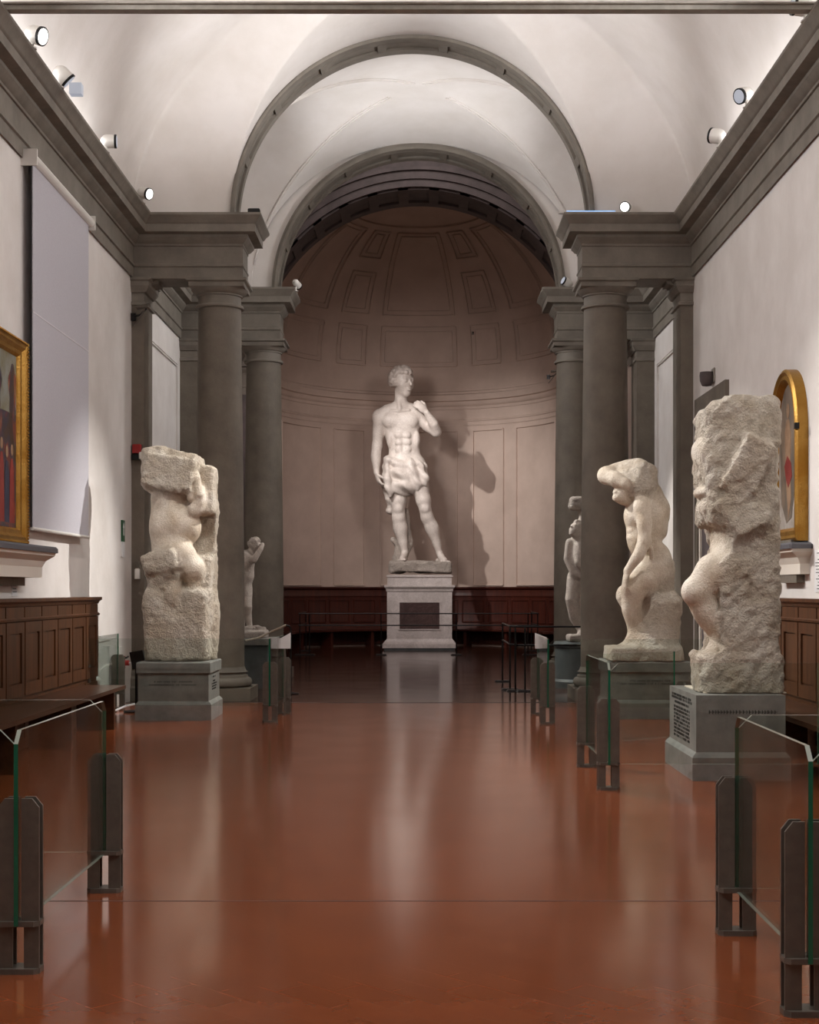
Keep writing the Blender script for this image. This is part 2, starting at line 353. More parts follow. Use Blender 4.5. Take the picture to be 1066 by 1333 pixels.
class Stone:
    def __init__(s, lo, hi, vox):
        s.lo = np.array(lo, float); s.vox = vox
        s.n = np.ceil((np.array(hi, float) - s.lo) / vox).astype(int) + 1
        s.D = np.full(tuple(s.n), 10.0, np.float32); s.R = np.zeros(tuple(s.n), np.float32)
    def _blk(s, lo, hi, mg):
        a = np.maximum(((np.minimum(lo, hi) - mg - s.lo) / s.vox).astype(int), 0); b = np.minimum(((np.maximum(lo, hi) + mg - s.lo) / s.vox).astype(int) + 2, s.n)
        if (b <= a).any(): return None, None
        ax = [(s.lo[k] + s.vox * np.arange(a[k], b[k])).astype(np.float32) for k in range(3)]
        G = np.stack(np.meshgrid(*ax, indexing='ij'), -1)
        return (slice(a[0], b[0]), slice(a[1], b[1]), slice(a[2], b[2])), G
    def _mix(s, sl, d, k, rough, sub):
        D = s.D[sl]
        if sub:
            h = np.maximum(k - np.abs(D + d), 0) / k
            s.D[sl] = np.maximum(D, -d) + h * h * k * .25
            return
        h = np.maximum(k - np.abs(D - d), 0) / k
        new = np.minimum(D, d) - h * h * k * .25
        w = np.clip(.5 + .5 * (D - d) / k, 0, 1)
        s.R[sl] = s.R[sl] * (1 - w) + rough * w
        s.D[sl] = new
    def cap(s, a, b, ra, rb, k=.05, rough=0, sub=False):
        a = np.array(a, float); b = np.array(b, float); r = max(ra, rb)
        sl, G = s._blk(np.minimum(a, b) - r, np.maximum(a, b) + r, k + 3 * s.vox)
        if sl is None: return s
        ab = (b - a).astype(np.float32); t = np.clip(((G - a.astype(np.float32)) @ ab) / max(float(ab @ ab), 1e-9), 0, 1)
        d = np.linalg.norm(G - a.astype(np.float32) - t[..., None] * ab, axis=-1) - (ra + (rb - ra) * t)
        s._mix(sl, d, k, rough, sub); return s
    def chain(s, pts, rs, k=.05, rough=0):
        """one tapering limb through all the points, then blended in as a whole"""
        A = np.array(pts, float); r = max(rs)
        sl, G = s._blk(A.min(0) - r, A.max(0) + r, k + 3 * s.vox)
        if sl is None: return s
        D = None; kk = max(min(rs) * .5, 1e-3)
        for i in range(len(pts) - 1):
            a = A[i].astype(np.float32); ab = (A[i + 1] - A[i]).astype(np.float32)
            t = np.clip(((G - a) @ ab) / max(float(ab @ ab), 1e-9), 0, 1)
            d = np.linalg.norm(G - a - t[..., None] * ab, axis=-1) - (rs[i] + (rs[i + 1] - rs[i]) * (t * t * (3 - 2 * t)))
            D = d if D is None else np.minimum(D, d)
        s._mix(sl, D, k, rough, False); return s
    def ell(s, c, r, k=.05, rot=None, rough=0, sub=False):
        c = np.array(c, float); r = np.array(r, float); R = r.max()
        sl, G = s._blk(c - R, c + R, k + 3 * s.vox)
        if sl is None: return s
        Q = G - c.astype(np.float32)
        if rot is not None: Q = Q @ np.array(rot, np.float32)
        q = Q / r.astype(np.float32); k0 = np.linalg.norm(q, axis=-1); k1 = np.linalg.norm(q / r.astype(np.float32), axis=-1)
        d = k0 * (k0 - 1) / np.maximum(k1, 1e-6)
        s._mix(sl, d, k, rough, sub); return s
    def box(s, c, h, rad=.03, k=.05, rot=None, rough=1, sub=False):
        c = np.array(c, float); h = np.array(h, float); R = np.linalg.norm(h) if rot is not None else h
        sl, G = s._blk(c - R, c + R, k + 3 * s.vox)
        if sl is None: return s
        Q = G - c.astype(np.float32)
        if rot is not None: Q = Q @ np.array(rot, np.float32)
        q = np.abs(Q) - (h - rad).astype(np.float32)
        d = np.linalg.norm(np.maximum(q, 0), axis=-1) + np.minimum(q.max(-1), 0) - rad
        s._mix(sl, d, k, rough, sub); return s
    def noise(s, amp, scale, seed, amp2=0, scale2=30):
        ax = [(s.lo[k] + s.vox * np.arange(s.n[k])).astype(np.float32) for k in range(3)]
        m = np.abs(s.D) < (amp + amp2) * 2 + 4 * s.vox
        idx = np.nonzero(m)
        P = np.stack([ax[0][idx[0]], ax[1][idx[1]], ax[2][idx[2]]], -1)
        nn = _vnoise(P, scale, seed) * amp * 2 + (_vnoise(P, scale2, seed + 1) * amp2 * 2 if amp2 else 0)
        s.D[idx] += nn * s.R[idx]; return s
    def mesh(s, name, mat, parent=None, smooth_it=1):
        D = s.D; S = D < 0
        nx, ny, nz = D.shape
        c = np.zeros((nx - 1, ny - 1, nz - 1), np.int8)
        for dx in (0, 1):
            for dy in (0, 1):
                for dz in (0, 1): c += S[dx:nx - 1 + dx, dy:ny - 1 + dy, dz:nz - 1 + dz]
        act = (c > 0) & (c < 8); I = np.argwhere(act); vid = np.full(act.shape, -1, np.int64); vid[act] = np.arange(len(I))
        acc = np.zeros((len(I), 3)); cnt = np.zeros(len(I))
        cor = [(a, b, e) for a in (0, 1) for b in (0, 1) for e in (0, 1)]
        for a in cor:
            for ax in range(3):
                if a[ax] == 0:
                    b = list(a); b[ax] = 1
                    da = D[I[:, 0] + a[0], I[:, 1] + a[1], I[:, 2] + a[2]]; db = D[I[:, 0] + b[0], I[:, 1] + b[1], I[:, 2] + b[2]]
                    m = (da < 0) != (db < 0); t = np.where(m, da / np.where(np.abs(da - db) < 1e-9, 1, da - db), 0)
                    p = np.array(a, float)[None, :].repeat(len(I), 0); p[:, ax] = t
                    acc += p * m[:, None]; cnt += m
        V = s.lo + (I + acc / cnt[:, None]) * s.vox
        F = []
        for ax in range(3):
            sl0 = [slice(None)] * 3; sl1 = [slice(None)] * 3; sl0[ax] = slice(0, -1); sl1[ax] = slice(1, None)
            ch = S[tuple(sl0)] != S[tuple(sl1)]; E = np.argwhere(ch)
            o1, o2 = [k for k in range(3) if k != ax]
            ok = (E[:, o1] > 0) & (E[:, o2] > 0) & (E[:, o1] < D.shape[o1] - 1) & (E[:, o2] < D.shape[o2] - 1); E = E[ok]
            def g(d1, d2):
                q = E.copy(); q[:, o1] += d1; q[:, o2] += d2; return vid[q[:, 0], q[:, 1], q[:, 2]]
            quad = np.stack([g(-1, -1), g(0, -1), g(0, 0), g(-1, 0)], -1)
            inside = S[E[:, 0], E[:, 1], E[:, 2]]
            flip = inside if ax == 1 else ~inside
            quad[flip] = quad[flip][:, ::-1]; F.append(quad)
        F = np.concatenate(F)
        for _ in range(smooth_it):
            A = np.zeros_like(V); C = np.zeros(len(V))
            for a in range(4):
                np.add.at(A, F[:, a], V[F[:, (a + 1) % 4]]); np.add.at(C, F[:, a], 1)
                np.add.at(A, F[:, (a + 1) % 4], V[F[:, a]]); np.add.at(C, F[:, (a + 1) % 4], 1)
            V = V * .5 + .5 * A / np.maximum(C, 1)[:, None]
        R = s.R[I[:, 0], I[:, 1], I[:, 2]]
        me = bpy.data.meshes.new(name); me.vertices.add(len(V)); me.vertices.foreach_set('co', V.astype(np.float32).ravel())
        me.loops.add(F.size); me.loops.foreach_set('vertex_index', F.ravel().astype(np.int32))
        me.polygons.add(len(F)); me.polygons.foreach_set('loop_start', np.arange(0, F.size, 4, dtype=np.int32))
        me.update(calc_edges=True); me.validate()
        at_ = me.attributes.new('rough', 'FLOAT', 'POINT'); at_.data.foreach_set('value', R.astype(np.float32)[:len(me.vertices)])
        me.polygons.foreach_set('use_smooth', [True] * len(me.polygons)); me.materials.append(mat)
        return link(name, me, parent)
# ------------------------------------------------------------------ the building
XL, XR = -3.87, 3.70
XC = (XL + XR) / 2
BL, BR = -4.0, 3.95          # side walls of the bay and the crossing
Y1, Y1b = 19.67, 20.27       # first arch: front and back of its entablature
Y2, Y2b = 24.45, 25.05       # second arch
Y3, Y3b = 31.4, 32.8         # apse arch
ZS = 6.51                    # springing line, top of the cornices
AC, AR = 35.65, 3.65         # apse centre depth and radius
HB = -5.0                    # rear end of the hall

def S(o): o['kind'] = 'structure'; return o

mb = MB().add([(XL - .6, HB, 0), (XR + .6, HB, 0), (XR + .6, 19.25, 0), (XL - .6, 19.25, 0)], [(0, 1, 2, 3)]); S(mb.build('floor', M['floor']))
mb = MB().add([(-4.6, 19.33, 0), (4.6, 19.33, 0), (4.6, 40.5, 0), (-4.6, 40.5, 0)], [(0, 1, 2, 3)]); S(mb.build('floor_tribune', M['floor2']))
S(MB().box(XL - .1, XR + .1, 19.25, 19.33, -.05, .002).build('trim_1', M['stone_dark']))
S(MB().box(XL, XR, 6.985, 6.997, -.02, .0012).build('trim_2', M['stone_dark']))

S(MB().box(XL - .3, XL, HB, Y1 + .3, 0, ZS + .05).build('wall_left', M['plaster']))
S(MB().box(XR, XR + .3, HB, Y1 + .3, 0, ZS + .05).build('wall_right', M['plaster']))
S(MB().box(XL - .3, XR + .3, HB - .3, HB, 0, 9.6).build('wall_rear', M['plaster']))

# ---- cloister vault of the hall with a lunette cut in over the arch
HV, AE, RA = 2.62, 2.9, 2.44
hw = (XR - XL) / 2
def hall_z(x, v):
    u = max(0.0, hw - abs(x - XC))
    hs = HV * math.sqrt(max(0, 1 - (1 - u / hw) ** 2))
    he = HV * (math.sqrt(max(0, 1 - (1 - v / AE) ** 2)) if v < AE else 1)
    vr = max(0.0, Y1 - HB - v); he2 = HV * (math.sqrt(max(0, 1 - (1 - vr / AE) ** 2)) if vr < AE else 1)
    # rounded groin
    k = .05; a, b = hs, min(he, he2)
    h = max(k - abs(a - b), 0) / k; cl = min(a, b) - h * h * k * .25
    dx = abs(x - XC)
    lu = math.sqrt(max(0, RA * RA - dx * dx)) if dx < RA else 0
    return ZS + (max(cl, lu) if v < AE + 1 else cl)
xs = sorted(set([round(XC + sg * (hw - hw * (1 - math.cos(t / 70 * PI / 2))), 5) for t in range(71) for sg in (-1, 1)] +
                [round(XC + sg * RA * math.sin(t / 70 * PI / 2), 5) for t in range(71) for sg in (-1, 1)] + [round(XC + sg * (RA + .004), 5) for sg in (-1, 1)]))
vsq = sorted(set([round(AE * (1 - math.cos(t / 110 * PI / 2)), 5) for t in range(111)] + [AE + .25 * t for t in range(1, int((Y1 - HB - AE * 2) / .25))] +
                 [round(Y1 - HB - AE * (1 - math.cos(t / 50 * PI / 2)), 5) for t in range(51)]))
vv = [(x, Y1 - v, hall_z(x, v)) for v in vsq for x in xs]; nx = len(xs)
ff = [(i * nx + j, i * nx + j + 1, (i + 1) * nx + j + 1, (i + 1) * nx + j) for i in range(len(vsq) - 1) for j in range(nx - 1)]
S(MB().add(vv, ff).build('ceiling', M['vault'], auto=35))

# ---- walls pierced by a round arch
def arch_wall(name, mat, xl, xr, y0, y1, z0, z1, xc, r, n=64, jamb=True):
    pts = [(xc + r * math.cos(PI - PI * i / n), ZS + r * math.sin(PI * i / n)) for i in range(n + 1)]
    mb = MB()
    for y in (y0, y1):
        vv = [(x, y, z) for x, z in pts] + [(xl + (xr - xl) * i / n, y, z1) for i in range(n + 1)]
        mb.add(vv, [(i, i + 1, n + 2 + i, n + 1 + i) for i in range(n)])
        for a, b in ((xl, pts[0][0]), (pts[-1][0], xr)):
            top = z1
            mb.add([(a, y, z0), (b, y, z0), (b, y, ZS), (a, y, top if a == xl else ZS), ] if a == xl else [(a, y, z0), (b, y, z0), (b, y, top), (a, y, ZS)], [(0, 1, 2, 3)])
    vv = [(x, y, z) for y in (y0, y1) for x, z in pts]
    mb.add(vv, [(i, i + 1, n + 2 + i, n + 1 + i) for i in range(n)])
    mb.box(xl, xr, y0, y1, z1, z1 + .02)
    return S(mb.build(name, mat))
arch_wall('wall_first_arch', M['vault'], XL - .3, XR + .3, Y1 + .02, Y1 + .43, ZS - .02, 9.6, XC, 2.445)
arch_wall('wall_second_arch', M['vault'], BL - .3, BR + .3, Y2 + .03, Y2b - .05, ZS - .02, 11.9, 0.0, 2.42)

def archivolt(name, mat, xc, r, w, y0, y1, panels=True, n=96, face=.05):
    """stone ring: a stepped face on the wall, a soffit with sunk panels between two raised bands"""
    mb = MB()
    def ring(prof, a0=0.0, a1=PI, n=n):
        k = max(2, int(n * (a1 - a0) / PI)); rings = []
        for i in range(k + 1):
            t = a0 + (a1 - a0) * i / k
            rings.append([(xc + q * math.cos(t), y, ZS + q * math.sin(t)) for q, y in prof])
        mb.loft(rings, True, True)
    ring([(r, y0 - face), (r + w * .55, y0 - face), (r + w * .6, y0 - face + .02), (r + w, y0 - face + .02), (r + w, y0 + .1), (r, y0 + .1)])
    ring([(r, y1 - .1), (r + w, y1 - .1), (r + w, y1 + face), (r, y1 + face)])
    if panels:
        mid = (y0 + y1) / 2; hwid = (y1 - y0) / 2
        ring([(r + .032, y0), (r + .058, y0), (r + .058, y1), (r + .032, y1)])
        q = 9
        for i in range(q + 1):
            c = PI * i / q; d = .025
            ring([(r, y0 + .05), (r + .05, y0 + .05), (r + .05, y1 - .05), (r, y1 - .05)], max(0, c - d), min(PI, c + d), 200)
        for yy in (y0 + .1, y1 - .12): ring([(r - .004, yy), (r + .05, yy), (r + .05, yy + .02), (r - .004, yy + .02)])
    return S(mb.build(name, mat, auto=30))
archivolt('trim_3', M['stone_cap'], XC, 2.385, .065, Y1 - .04, Y1 + .45)
archivolt('trim_4', M['stone_cap'], 0.0, 2.36, .10, Y2 - .0, Y2b)

# ---- entablatures: one moulding profile carried round hall, bay and returns
Z0 = 5.69
PROF = [(0, Z0), (0, 5.84), (.022, 5.85), (.022, 5.875), (0, 5.885), (0, 6.12), (.02, 6.125), (.02, 6.155), (.045, 6.17), (.075, 6.21), (.09, 6.225), (.09, 6.262),
        (.20, 6.275), (.20, 6.375), (.215, 6.385), (.225, 6.40), (.245, 6.435), (.275, 6.465), (.285, 6.48), (.285, ZS), (-.03, ZS), (-.03, Z0)]
IN1, IN2 = 2.30, 2.335
for sg, nm, wx, bx in ((-1, 'trim_5', XL, BL), (1, 'trim_6', XR, BR)):
    e1 = XC + sg * IN1; e2 = sg * IN2
    wi, bi = wx - sg * .025, bx - sg * .025
    path = [(wi, HB), (wi, Y1), (e1, Y1), (e1, Y1b), (bi, Y1b), (bi, Y2), (e2, Y2), (e2, Y2b), (bi, Y2b), (bi, Y3 - .02), (sg * 3.66, Y3 - .02), (sg * 3.66, Y3b + .1)]
    mb = MB().sweep(path, PROF, side=1 if sg < 0 else -1)
    mb.box(min(wx, e1 - sg * .012) - (.1 if sg < 0 else 0), max(wx, e1 - sg * .012) + (.1 if sg > 0 else 0), Y1 + .012, Y1b - .012, Z0, ZS - .012)
    mb.box(min(bx, e2 - sg * .012) - (.1 if sg < 0 else 0), max(bx, e2 - sg * .012) + (.1 if sg > 0 else 0), Y2 + .012, Y2b - .012, Z0, ZS - .012)
    S(mb.build(nm, M['stone_cap'], auto=25))

# ---- bay between the two arches
S(MB().box(BL - .3, BL, Y1b - .3, Y2 + .3, 0, 9.6).build('wall_bay_left', M['plaster']))
S(MB().box(BR, BR + .3, Y1b - .3, Y2 + .3, 0, 9.6).build('wall_bay_right', M['plaster']))
def frame_yz(mb, x, y0, y1, z0, z1, w, d, sg):
    for a, b, c, e in ((y0, y1, z1 - w, z1), (y0, y1, z0, z0 + w), (y0, y0 + w, z0, z1), (y1 - w, y1, z0, z1)):
        mb.box(min(x, x + sg * d), max(x, x + sg * d), a, b, c, e)
mb = MB(); frame_yz(mb, BL, Y1b + .45, Y2 - .35, .2, 5.25, .035, .02, 1); frame_yz(mb, BL, Y1b + .52, Y2 - .42, .27, 5.18, .015, .035, 1)
S(mb.build('trim_7', M['plaster']))
mb = MB(); frame_yz(mb, BR, Y1b + .45, Y2 - .35, .2, 5.25, .035, .02, -1); frame_yz(mb, BR, Y1b + .52, Y2 - .42, .27, 5.18, .015, .035, -1)
S(mb.build('trim_8', M['plaster']))

BA, BH, BYC, BYH = 2.8, 2.45, (Y1 + .43 + Y2) / 2, (Y2 - Y1 - .43) / 2
def bay_z(x, y):
    fx = (x) / BA; fy = (y - BYC) / BYH
    f = BH * math.sqrt(max(0, 1 - fx * fx)); g = BH * math.sqrt(max(0, 1 - fy * fy))
    bulge = .22 * max(0, 1 - fx * fx) * max(0, 1 - fy * fy)
    return ZS + max(f, g) + bulge
bx_ = sorted(set([round(BA * math.sin(t / 60 * PI / 2), 5) * sg for t in range(61) for sg in (-1, 1)] + [-4.1, -3.6, -3.2, 3.2, 3.6, 4.1]))
by_ = sorted(set([round(BYC + sg * BYH * math.sin(t / 60 * PI / 2), 5) for t in range(61) for sg in (-1, 1)]))
nx = len(bx_); vv = [(x, y, bay_z(x, y)) for y in by_ for x in bx_]
ff = [(i * nx + j, i * nx + j + 1, (i + 1) * nx + j + 1, (i + 1) * nx + j) for i in range(len(by_) - 1) for j in range(nx - 1)]
S(MB().add(vv, ff).build('ceiling_bay', M['vault'], auto=25))
mb = MB()
for sx in (-1, 1):
    for sy in (-1, 1):
        t0 = .04 if sy < 0 else .17
        for off in (0, .10):
            pts = []
            for i in range(41):
                t = t0 + (.985 - t0) * i / 40
                x = sx * max(.0, BA * t - off * .5); y = BYC + sy * max(0, BYH * t + off * .45 - .0 * off) if t * BYH + off * .45 < BYH else BYC + sy * BYH
                pts.append((x, y, bay_z(x, y) - .004))
            mb.tube(pts, [.016] * 41, 6)
S(mb.build('trim_9', M['vault'], smooth=True))

# ---- the dark crossing
S(MB().box(BL - .3, BL, Y2b - .1, Y3 + .3, 0, 12).build('wall_crossing_left', M['apse']))
S(MB().box(BR, BR + .3, Y2b - .1, Y3 + .3, 0, 12).build('wall_crossing_right', M['apse']))
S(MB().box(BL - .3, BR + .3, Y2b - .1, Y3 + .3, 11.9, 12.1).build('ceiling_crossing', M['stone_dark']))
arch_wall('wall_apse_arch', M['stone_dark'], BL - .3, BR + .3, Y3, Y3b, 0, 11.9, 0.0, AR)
# archivolt of the apse arch, stepped, and sunk coffers in its soffit
mb = MB()
for r0, r1, dd in ((AR, AR + .16, .05), (AR + .16, AR + .34, .09), (AR + .34, AR + .42, .14), (AR + .62, AR + .68, .06), (AR + .95, AR + 1.05, .05)):
    rings = [[(q * math.cos(t), y, ZS + q * math.sin(t)) for q, y in ((r0, Y3 - dd), (r1, Y3 - dd), (r1, Y3 + .02), (r0, Y3 + .02))] for t in [PI * i / 90 for i in range(91)]]
    mb.loft(rings)
for i in range(17):
    for sy in (0, 1):
        c = PI * (i + .5) / 17
        rings = [[(q * math.cos(t), y, ZS + q * math.sin(t)) for q, y in ((AR - .05, Y3 + .02), (AR + .01, Y3 + .02), (AR + .01, Y3b), (AR - .05, Y3b))] for t in (PI * i / 17 - .03, PI * i / 17 + .03)]
    mb.loft(rings)
for y0, y1 in ((Y3 + .02, Y3 + .3), (Y3b - .3, Y3b)):
    rings = [[(q * math.cos(t), y, ZS + q * math.sin(t)) for q, y in ((AR - .05, y0), (AR + .01, y0), (AR + .01, y1), (AR - .05, y1))] for t in [PI * i / 90 for i in range(91)]]
    mb.loft(rings)
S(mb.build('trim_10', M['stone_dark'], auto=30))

# ---- apse
TH = 56
def ap(th, r, z): return (r * math.sin(th), AC + r * math.cos(th), z)
Z7 = 7.5
mb = MB()
cols = [(-AR, Y3b, None)] + [(None, None, -PI / 2 + PI * i / TH) for i in range(TH + 1)] + [(AR, Y3b, None)]
def colpt(c, z): return (c[0], c[1], z) if c[2] is None else ap(c[2], AR, z)
zz = [0, 1.0, 3, 5, ZS, Z7]
vv = [colpt(c, z) for z in zz for c in cols]; n = len(cols)
ff = [(i * n + j, i * n + j + 1, (i + 1) * n + j + 1, (i + 1) * n + j) for i in range(len(zz) - 1) for j in range(n - 1)]
mb.add(vv, ff)
S(mb.build('wall_apse', M['apse'], smooth=True))
mb = MB(); PH = 28
vv = [ap(-PI / 2 + PI * j / TH, AR * math.cos(p), Z7 + AR * math.sin(p)) for p in [PI / 2 * i / PH for i in range(PH + 1)] for j in range(TH + 1)]
n = TH + 1; ff = [(i * n + j, i * n + j + 1, (i + 1) * n + j + 1, (i + 1) * n + j) for i in range(PH) for j in range(TH)]
mb.add(vv, ff)
rings = [[(AR * math.cos(t), y, Z7 + AR * math.sin(t)) for t in [PI * i / 60 for i in range(61)]] for y in (Y3b, AC)]
mb.loft(rings, cap=False, closed=False)
S(mb.build('ceiling_apse', M['apse'], smooth=True))
# mouldings on the apse wall and dome
def arc_path(th0, th1, r, k=40): return [ap(th0 + (th1 - th0) * i / k, r, 0)[:2] for i in range(k + 1)]
wallpath = [(-AR, Y3b + .02)] + arc_path(-PI / 2, PI / 2, AR, 64) + [(AR, Y3b + .02)]
mb = MB()
corn = [(0, 6.32), (.02, 6.33), (.03, 6.40), (.06, 6.42), (.09, 6.47), (.10, 6.53), (.16, 6.55), (.16, 6.60), (.20, 6.66), (.20, 6.70), (.04, 6.74), (.04, 6.80), (0, 6.82)]
mb.sweep(wallpath, corn, 1); mb.sweep(wallpath, [(0, 6.0), (.025, 6.0), (.035, 6.04), (0, 6.06)], 1); mb.sweep(wallpath, [(0, 5.88), (.02, 5.88), (.02, 5.90), (0, 5.91)], 1)
S(mb.build('trim_11', M['apse'], auto=35))
def strip(mb, pts, nrm, w=.05, h=.035):
    """a flat bead along pts; nrm(p) points away from the surface"""
    rings = []
    P = [Vector(p) for p in pts]
    for i, p in enumerate(P):
        t = (P[min(i + 1, len(P) - 1)] - P[max(i - 1, 0)]).normalized(); nn = nrm(p).normalized(); b = t.cross(nn).normalized()
        rings.append([tuple(p - b * w / 2 - nn * .01), tuple(p - b * w * .32 + nn * h), tuple(p + b * w * .32 + nn * h), tuple(p + b * w / 2 - nn * .01)])
    mb.loft(rings, True, True)
def wpanel(mb, t0, t1, z0, z1, ins=0, w=.05, h=.035):
    da = ins / AR; t0 += da; t1 -= da; z0 += ins; z1 -= ins
    nr = lambda p: Vector((-p.x, AC - p.y, 0)) if abs(p.y - AC) + abs(p.x) > .1 else Vector((0, -1, 0))
    for z in (z0, z1): strip(mb, [ap(t0 + (t1 - t0) * i / 12, AR, z) for i in range(13)], nr, w, h)
    for t in (t0, t1): strip(mb, [ap(t, AR, z0 + (z1 - z0) * i / 4) for i in range(5)], nr, w, h)
def dpanel(mb, t0, t1, p0, p1, ins=0, w=.05, h=.035):
    C = Vector((0, AC, Z7)); nr = lambda p: C - p
    d = ins / AR; p0 += d; p1 -= d
    def q(t, p): return ap(t, AR * math.cos(p), Z7 + AR * math.sin(p))
    def tt(t, p, s): return t + s * d / math.cos(p)
    for p in (p0, p1): strip(mb, [q(tt(t0, p, 1) + (tt(t1, p, -1) - tt(t0, p, 1)) * i / 12, p) for i in range(13)], nr, w, h)
    for t, s in ((t0, 1), (t1, -1)): strip(mb, [q(tt(t, p0 + (p1 - p0) * i / 12, s), p0 + (p1 - p0) * i / 12) for i in range(13)], nr, w, h)
mb = MB()
for t0, t1 in ((-.284, .284), (.41, .66), (-.66, -.41), (.78, 1.25), (-1.25, -.78)):
    wpanel(mb, t0, t1, 1.62, 5.75, 0, .055, .045)
S(mb.build('trim_12', M['apse']))
mb = MB()
for t0, t1 in ((-.284, .284), (.40, .64), (-.64, -.40), (.78, 1.25), (-1.25, -.78)):
    for ins, h in ((0, .05), (.12, .035)):
        dpanel(mb, t0, t1, .0, .285, ins, .04, h)
        if abs(t0 + t1) / 2 > .3 and abs(t0 + t1) / 2 < .7:
            dpanel(mb, t0, t1, .37, .68, ins, .04, h); dpanel(mb, t0, t1, .80, 1.04, ins, .04, h)
        else: dpanel(mb, t0, t1, .37, 1.04, ins, .04, h)
C7 = Vector((0, AC, Z7))
strip(mb, [ap(-PI / 2 + PI * i / 50, AR * math.cos(1.10), Z7 + AR * math.sin(1.10)) for i in range(51)], lambda p: C7 - p, .07, .05)
S(mb.build('trim_13', M['apse']))

# ---- walnut dado and bench of the apse
path = [(-AR + .04, Y3b + .05)] + arc_path(-PI / 2, PI / 2, AR - .04, 64) + [(AR - .04, Y3b + .05)]
mb = MB().sweep(path, [(0, .05), (.03, .05), (.03, .52), (.015, .55), (.015, 1.30), (.03, 1.32), (.03, 1.36), (.02, 1.38), (.02, 1.49), (.05, 1.51), (.07, 1.54), (.07, 1.57), (-.03, 1.57)], 1)
ds = tag(mb.build('wall_panelling', M['wood_red'], auto=30), 'dark reddish walnut panelling curving along the foot of the apse wall', 'panelling')
mb = MB()
nr = lambda p: Vector((-p.x, AC - p.y, 0))
for k in range(14):
    a = -1.35 + k * .2077; rr = AR - .055
    for z in (.64, 1.22): strip(mb, [ap(a + .02 + .168 * i / 6, rr, z) for i in range(7)], nr, .05, .02)
    for t in (a + .02, a + .188): strip(mb, [ap(t, rr, z) for z in (.64, .9, 1.22)], nr, .05, .02)
pm = mb.build('panel_moulding', M['wood_red'], ds)
mb = MB().sweep(arc_path(-1.45, 1.45, AR - .07, 60), [(0, .40), (.5, .40), (.52, .41), (.52, .45), (0, .45)], 1)
bn = tag(mb.build('curved_bench', M['wood_red'], auto=30), 'dark curved wooden bench running round the foot of the apse wall', 'bench')
for t in (-1.2, -.8, -.4, 0, .4, .8, 1.2):
    p0 = Vector(ap(t, AR - .12, 0)); p1 = Vector(ap(t, AR - .52, 0)); sd = (p1 - p0).cross(Vector((0, 0, 1))).normalized() * .04
    vv = [tuple(p0 - sd), tuple(p1 - sd), tuple(p1 + sd), tuple(p0 + sd)]
    b = MB().loft([[(x, y, z) for x, y, _ in vv] for z in (.0, .40)]); b.build('leg', M['wood_red'], bn)

# ---- columns, pilasters
def column(name, x, y, z_top, r, label, group):
    t = empty(name, (x, y, 0), label, 'column', group)
    pl = MB().box(-.47, .47, -.47, .47, 0, .17); pl.build('plinth', M['stone'], t)
    pr = [(.44, .17)]
    for i in range(9): a = -PI / 2 + PI * i / 8; pr.append((.385 + .055 * math.cos(a) + .0, .235 + .065 * math.sin(a)))
    pr += [(.385, .30), (.385, .325)]
    for i in range(7): pr.append((.385 - .035 * math.sin(PI * i / 6), .325 + .05 * i / 6))
    pr += [(.365, .38), (r + .02, .40), (r + .005, .44)]
    MB().lathe(pr, n=56).build('base', M['stone_cap'], t, auto=40)
    zt = z_top - .37; sh = []
    for i in range(15):
        f = i / 14; sh.append((r * (1 - .13 * max(0, f - .25) / .75 * (1 if f > .25 else 0)), .44 + (zt - .44) * f))
    MB().lathe(sh, n=64).build('shaft', M['stone'], t, auto=50)
    rt = r * .87
    cp = [(rt, zt), (rt + .035, zt + .01), (rt + .04, zt + .03), (rt + .03, zt + .05), (rt, zt + .055), (rt, zt + .165), (rt + .02, zt + .17), (rt + .02, zt + .19), (rt + .035, zt + .195), (rt + .07, zt + .225), (rt + .095, zt + .26)]
    cq = MB().lathe(cp, n=56).build('capital', M['stone_cap'], t, auto=40)
    a = .405
    rg = [[(-q, -q, z), (q, -q, z), (q, q, z), (-q, q, z)] for q, z in ((a - .035, z_top - .11), (a - .035, z_top - .05), (a, z_top - .035), (a, z_top))]
    MB().loft(rg).build('abacus', M['stone_cap'], cq)
    return t
column('stone_column', XC - 2.64, 20.0, Z0, .335, 'tall grey stone column left of the nearer arch, behind the squared-headed block', 'columns of the nearer arch')
column('stone_column', XC + 2.64, 20.0, Z0, .335, 'tall grey stone column right of the nearer arch, behind the marble figure with bent arm over its head', 'columns of the nearer arch')
column('stone_column', -2.63, Y2 + .32, Z0, .335, 'grey stone column left of the farther arch, beside the apse opening', 'columns of the farther arch')
column('stone_column', 2.63, Y2 + .32, Z0, .335, 'grey stone column right of the farther arch, beside the apse opening', 'columns of the farther arch')

def pilaster(x0, x1, y0, y1, inner, label, group):
    t = empty('stone_pilaster', ((x0 + x1) / 2, (y0 + y1) / 2, 0), label, 'pilaster', group)
    w, d = (x1 - x0) / 2, (y1 - y0) / 2
    MB().box(-w, w, -d, d, .40, 5.42).build('shaft', M['stone'], t)
    s = inner
    def stack(prof):
        rg = []
        for o, z in prof:
            a, b = (-w, w + o) if s > 0 else (-w - o, w)
            rg.append([(a, -d - o, z), (b, -d - o, z), (b, d + o, z), (a, d + o, z)])
        return MB().loft(rg)
    stack([(.1, 0), (.1, .17), (.07, .2), (.07, .3), (.03, .33), (.03, .38), (0, .40)]).build('base', M['stone_cap'], t)
    stack([(0, 5.32), (.03, 5.33), (.03, 5.37), (.005, 5.38), (.005, 5.49), (.03, 5.50), (.06, 5.55), (.075, 5.58), (.075, 5.64), (.10, 5.655), (.10, Z0)]).build('capital', M['stone_cap'], t)
    return t
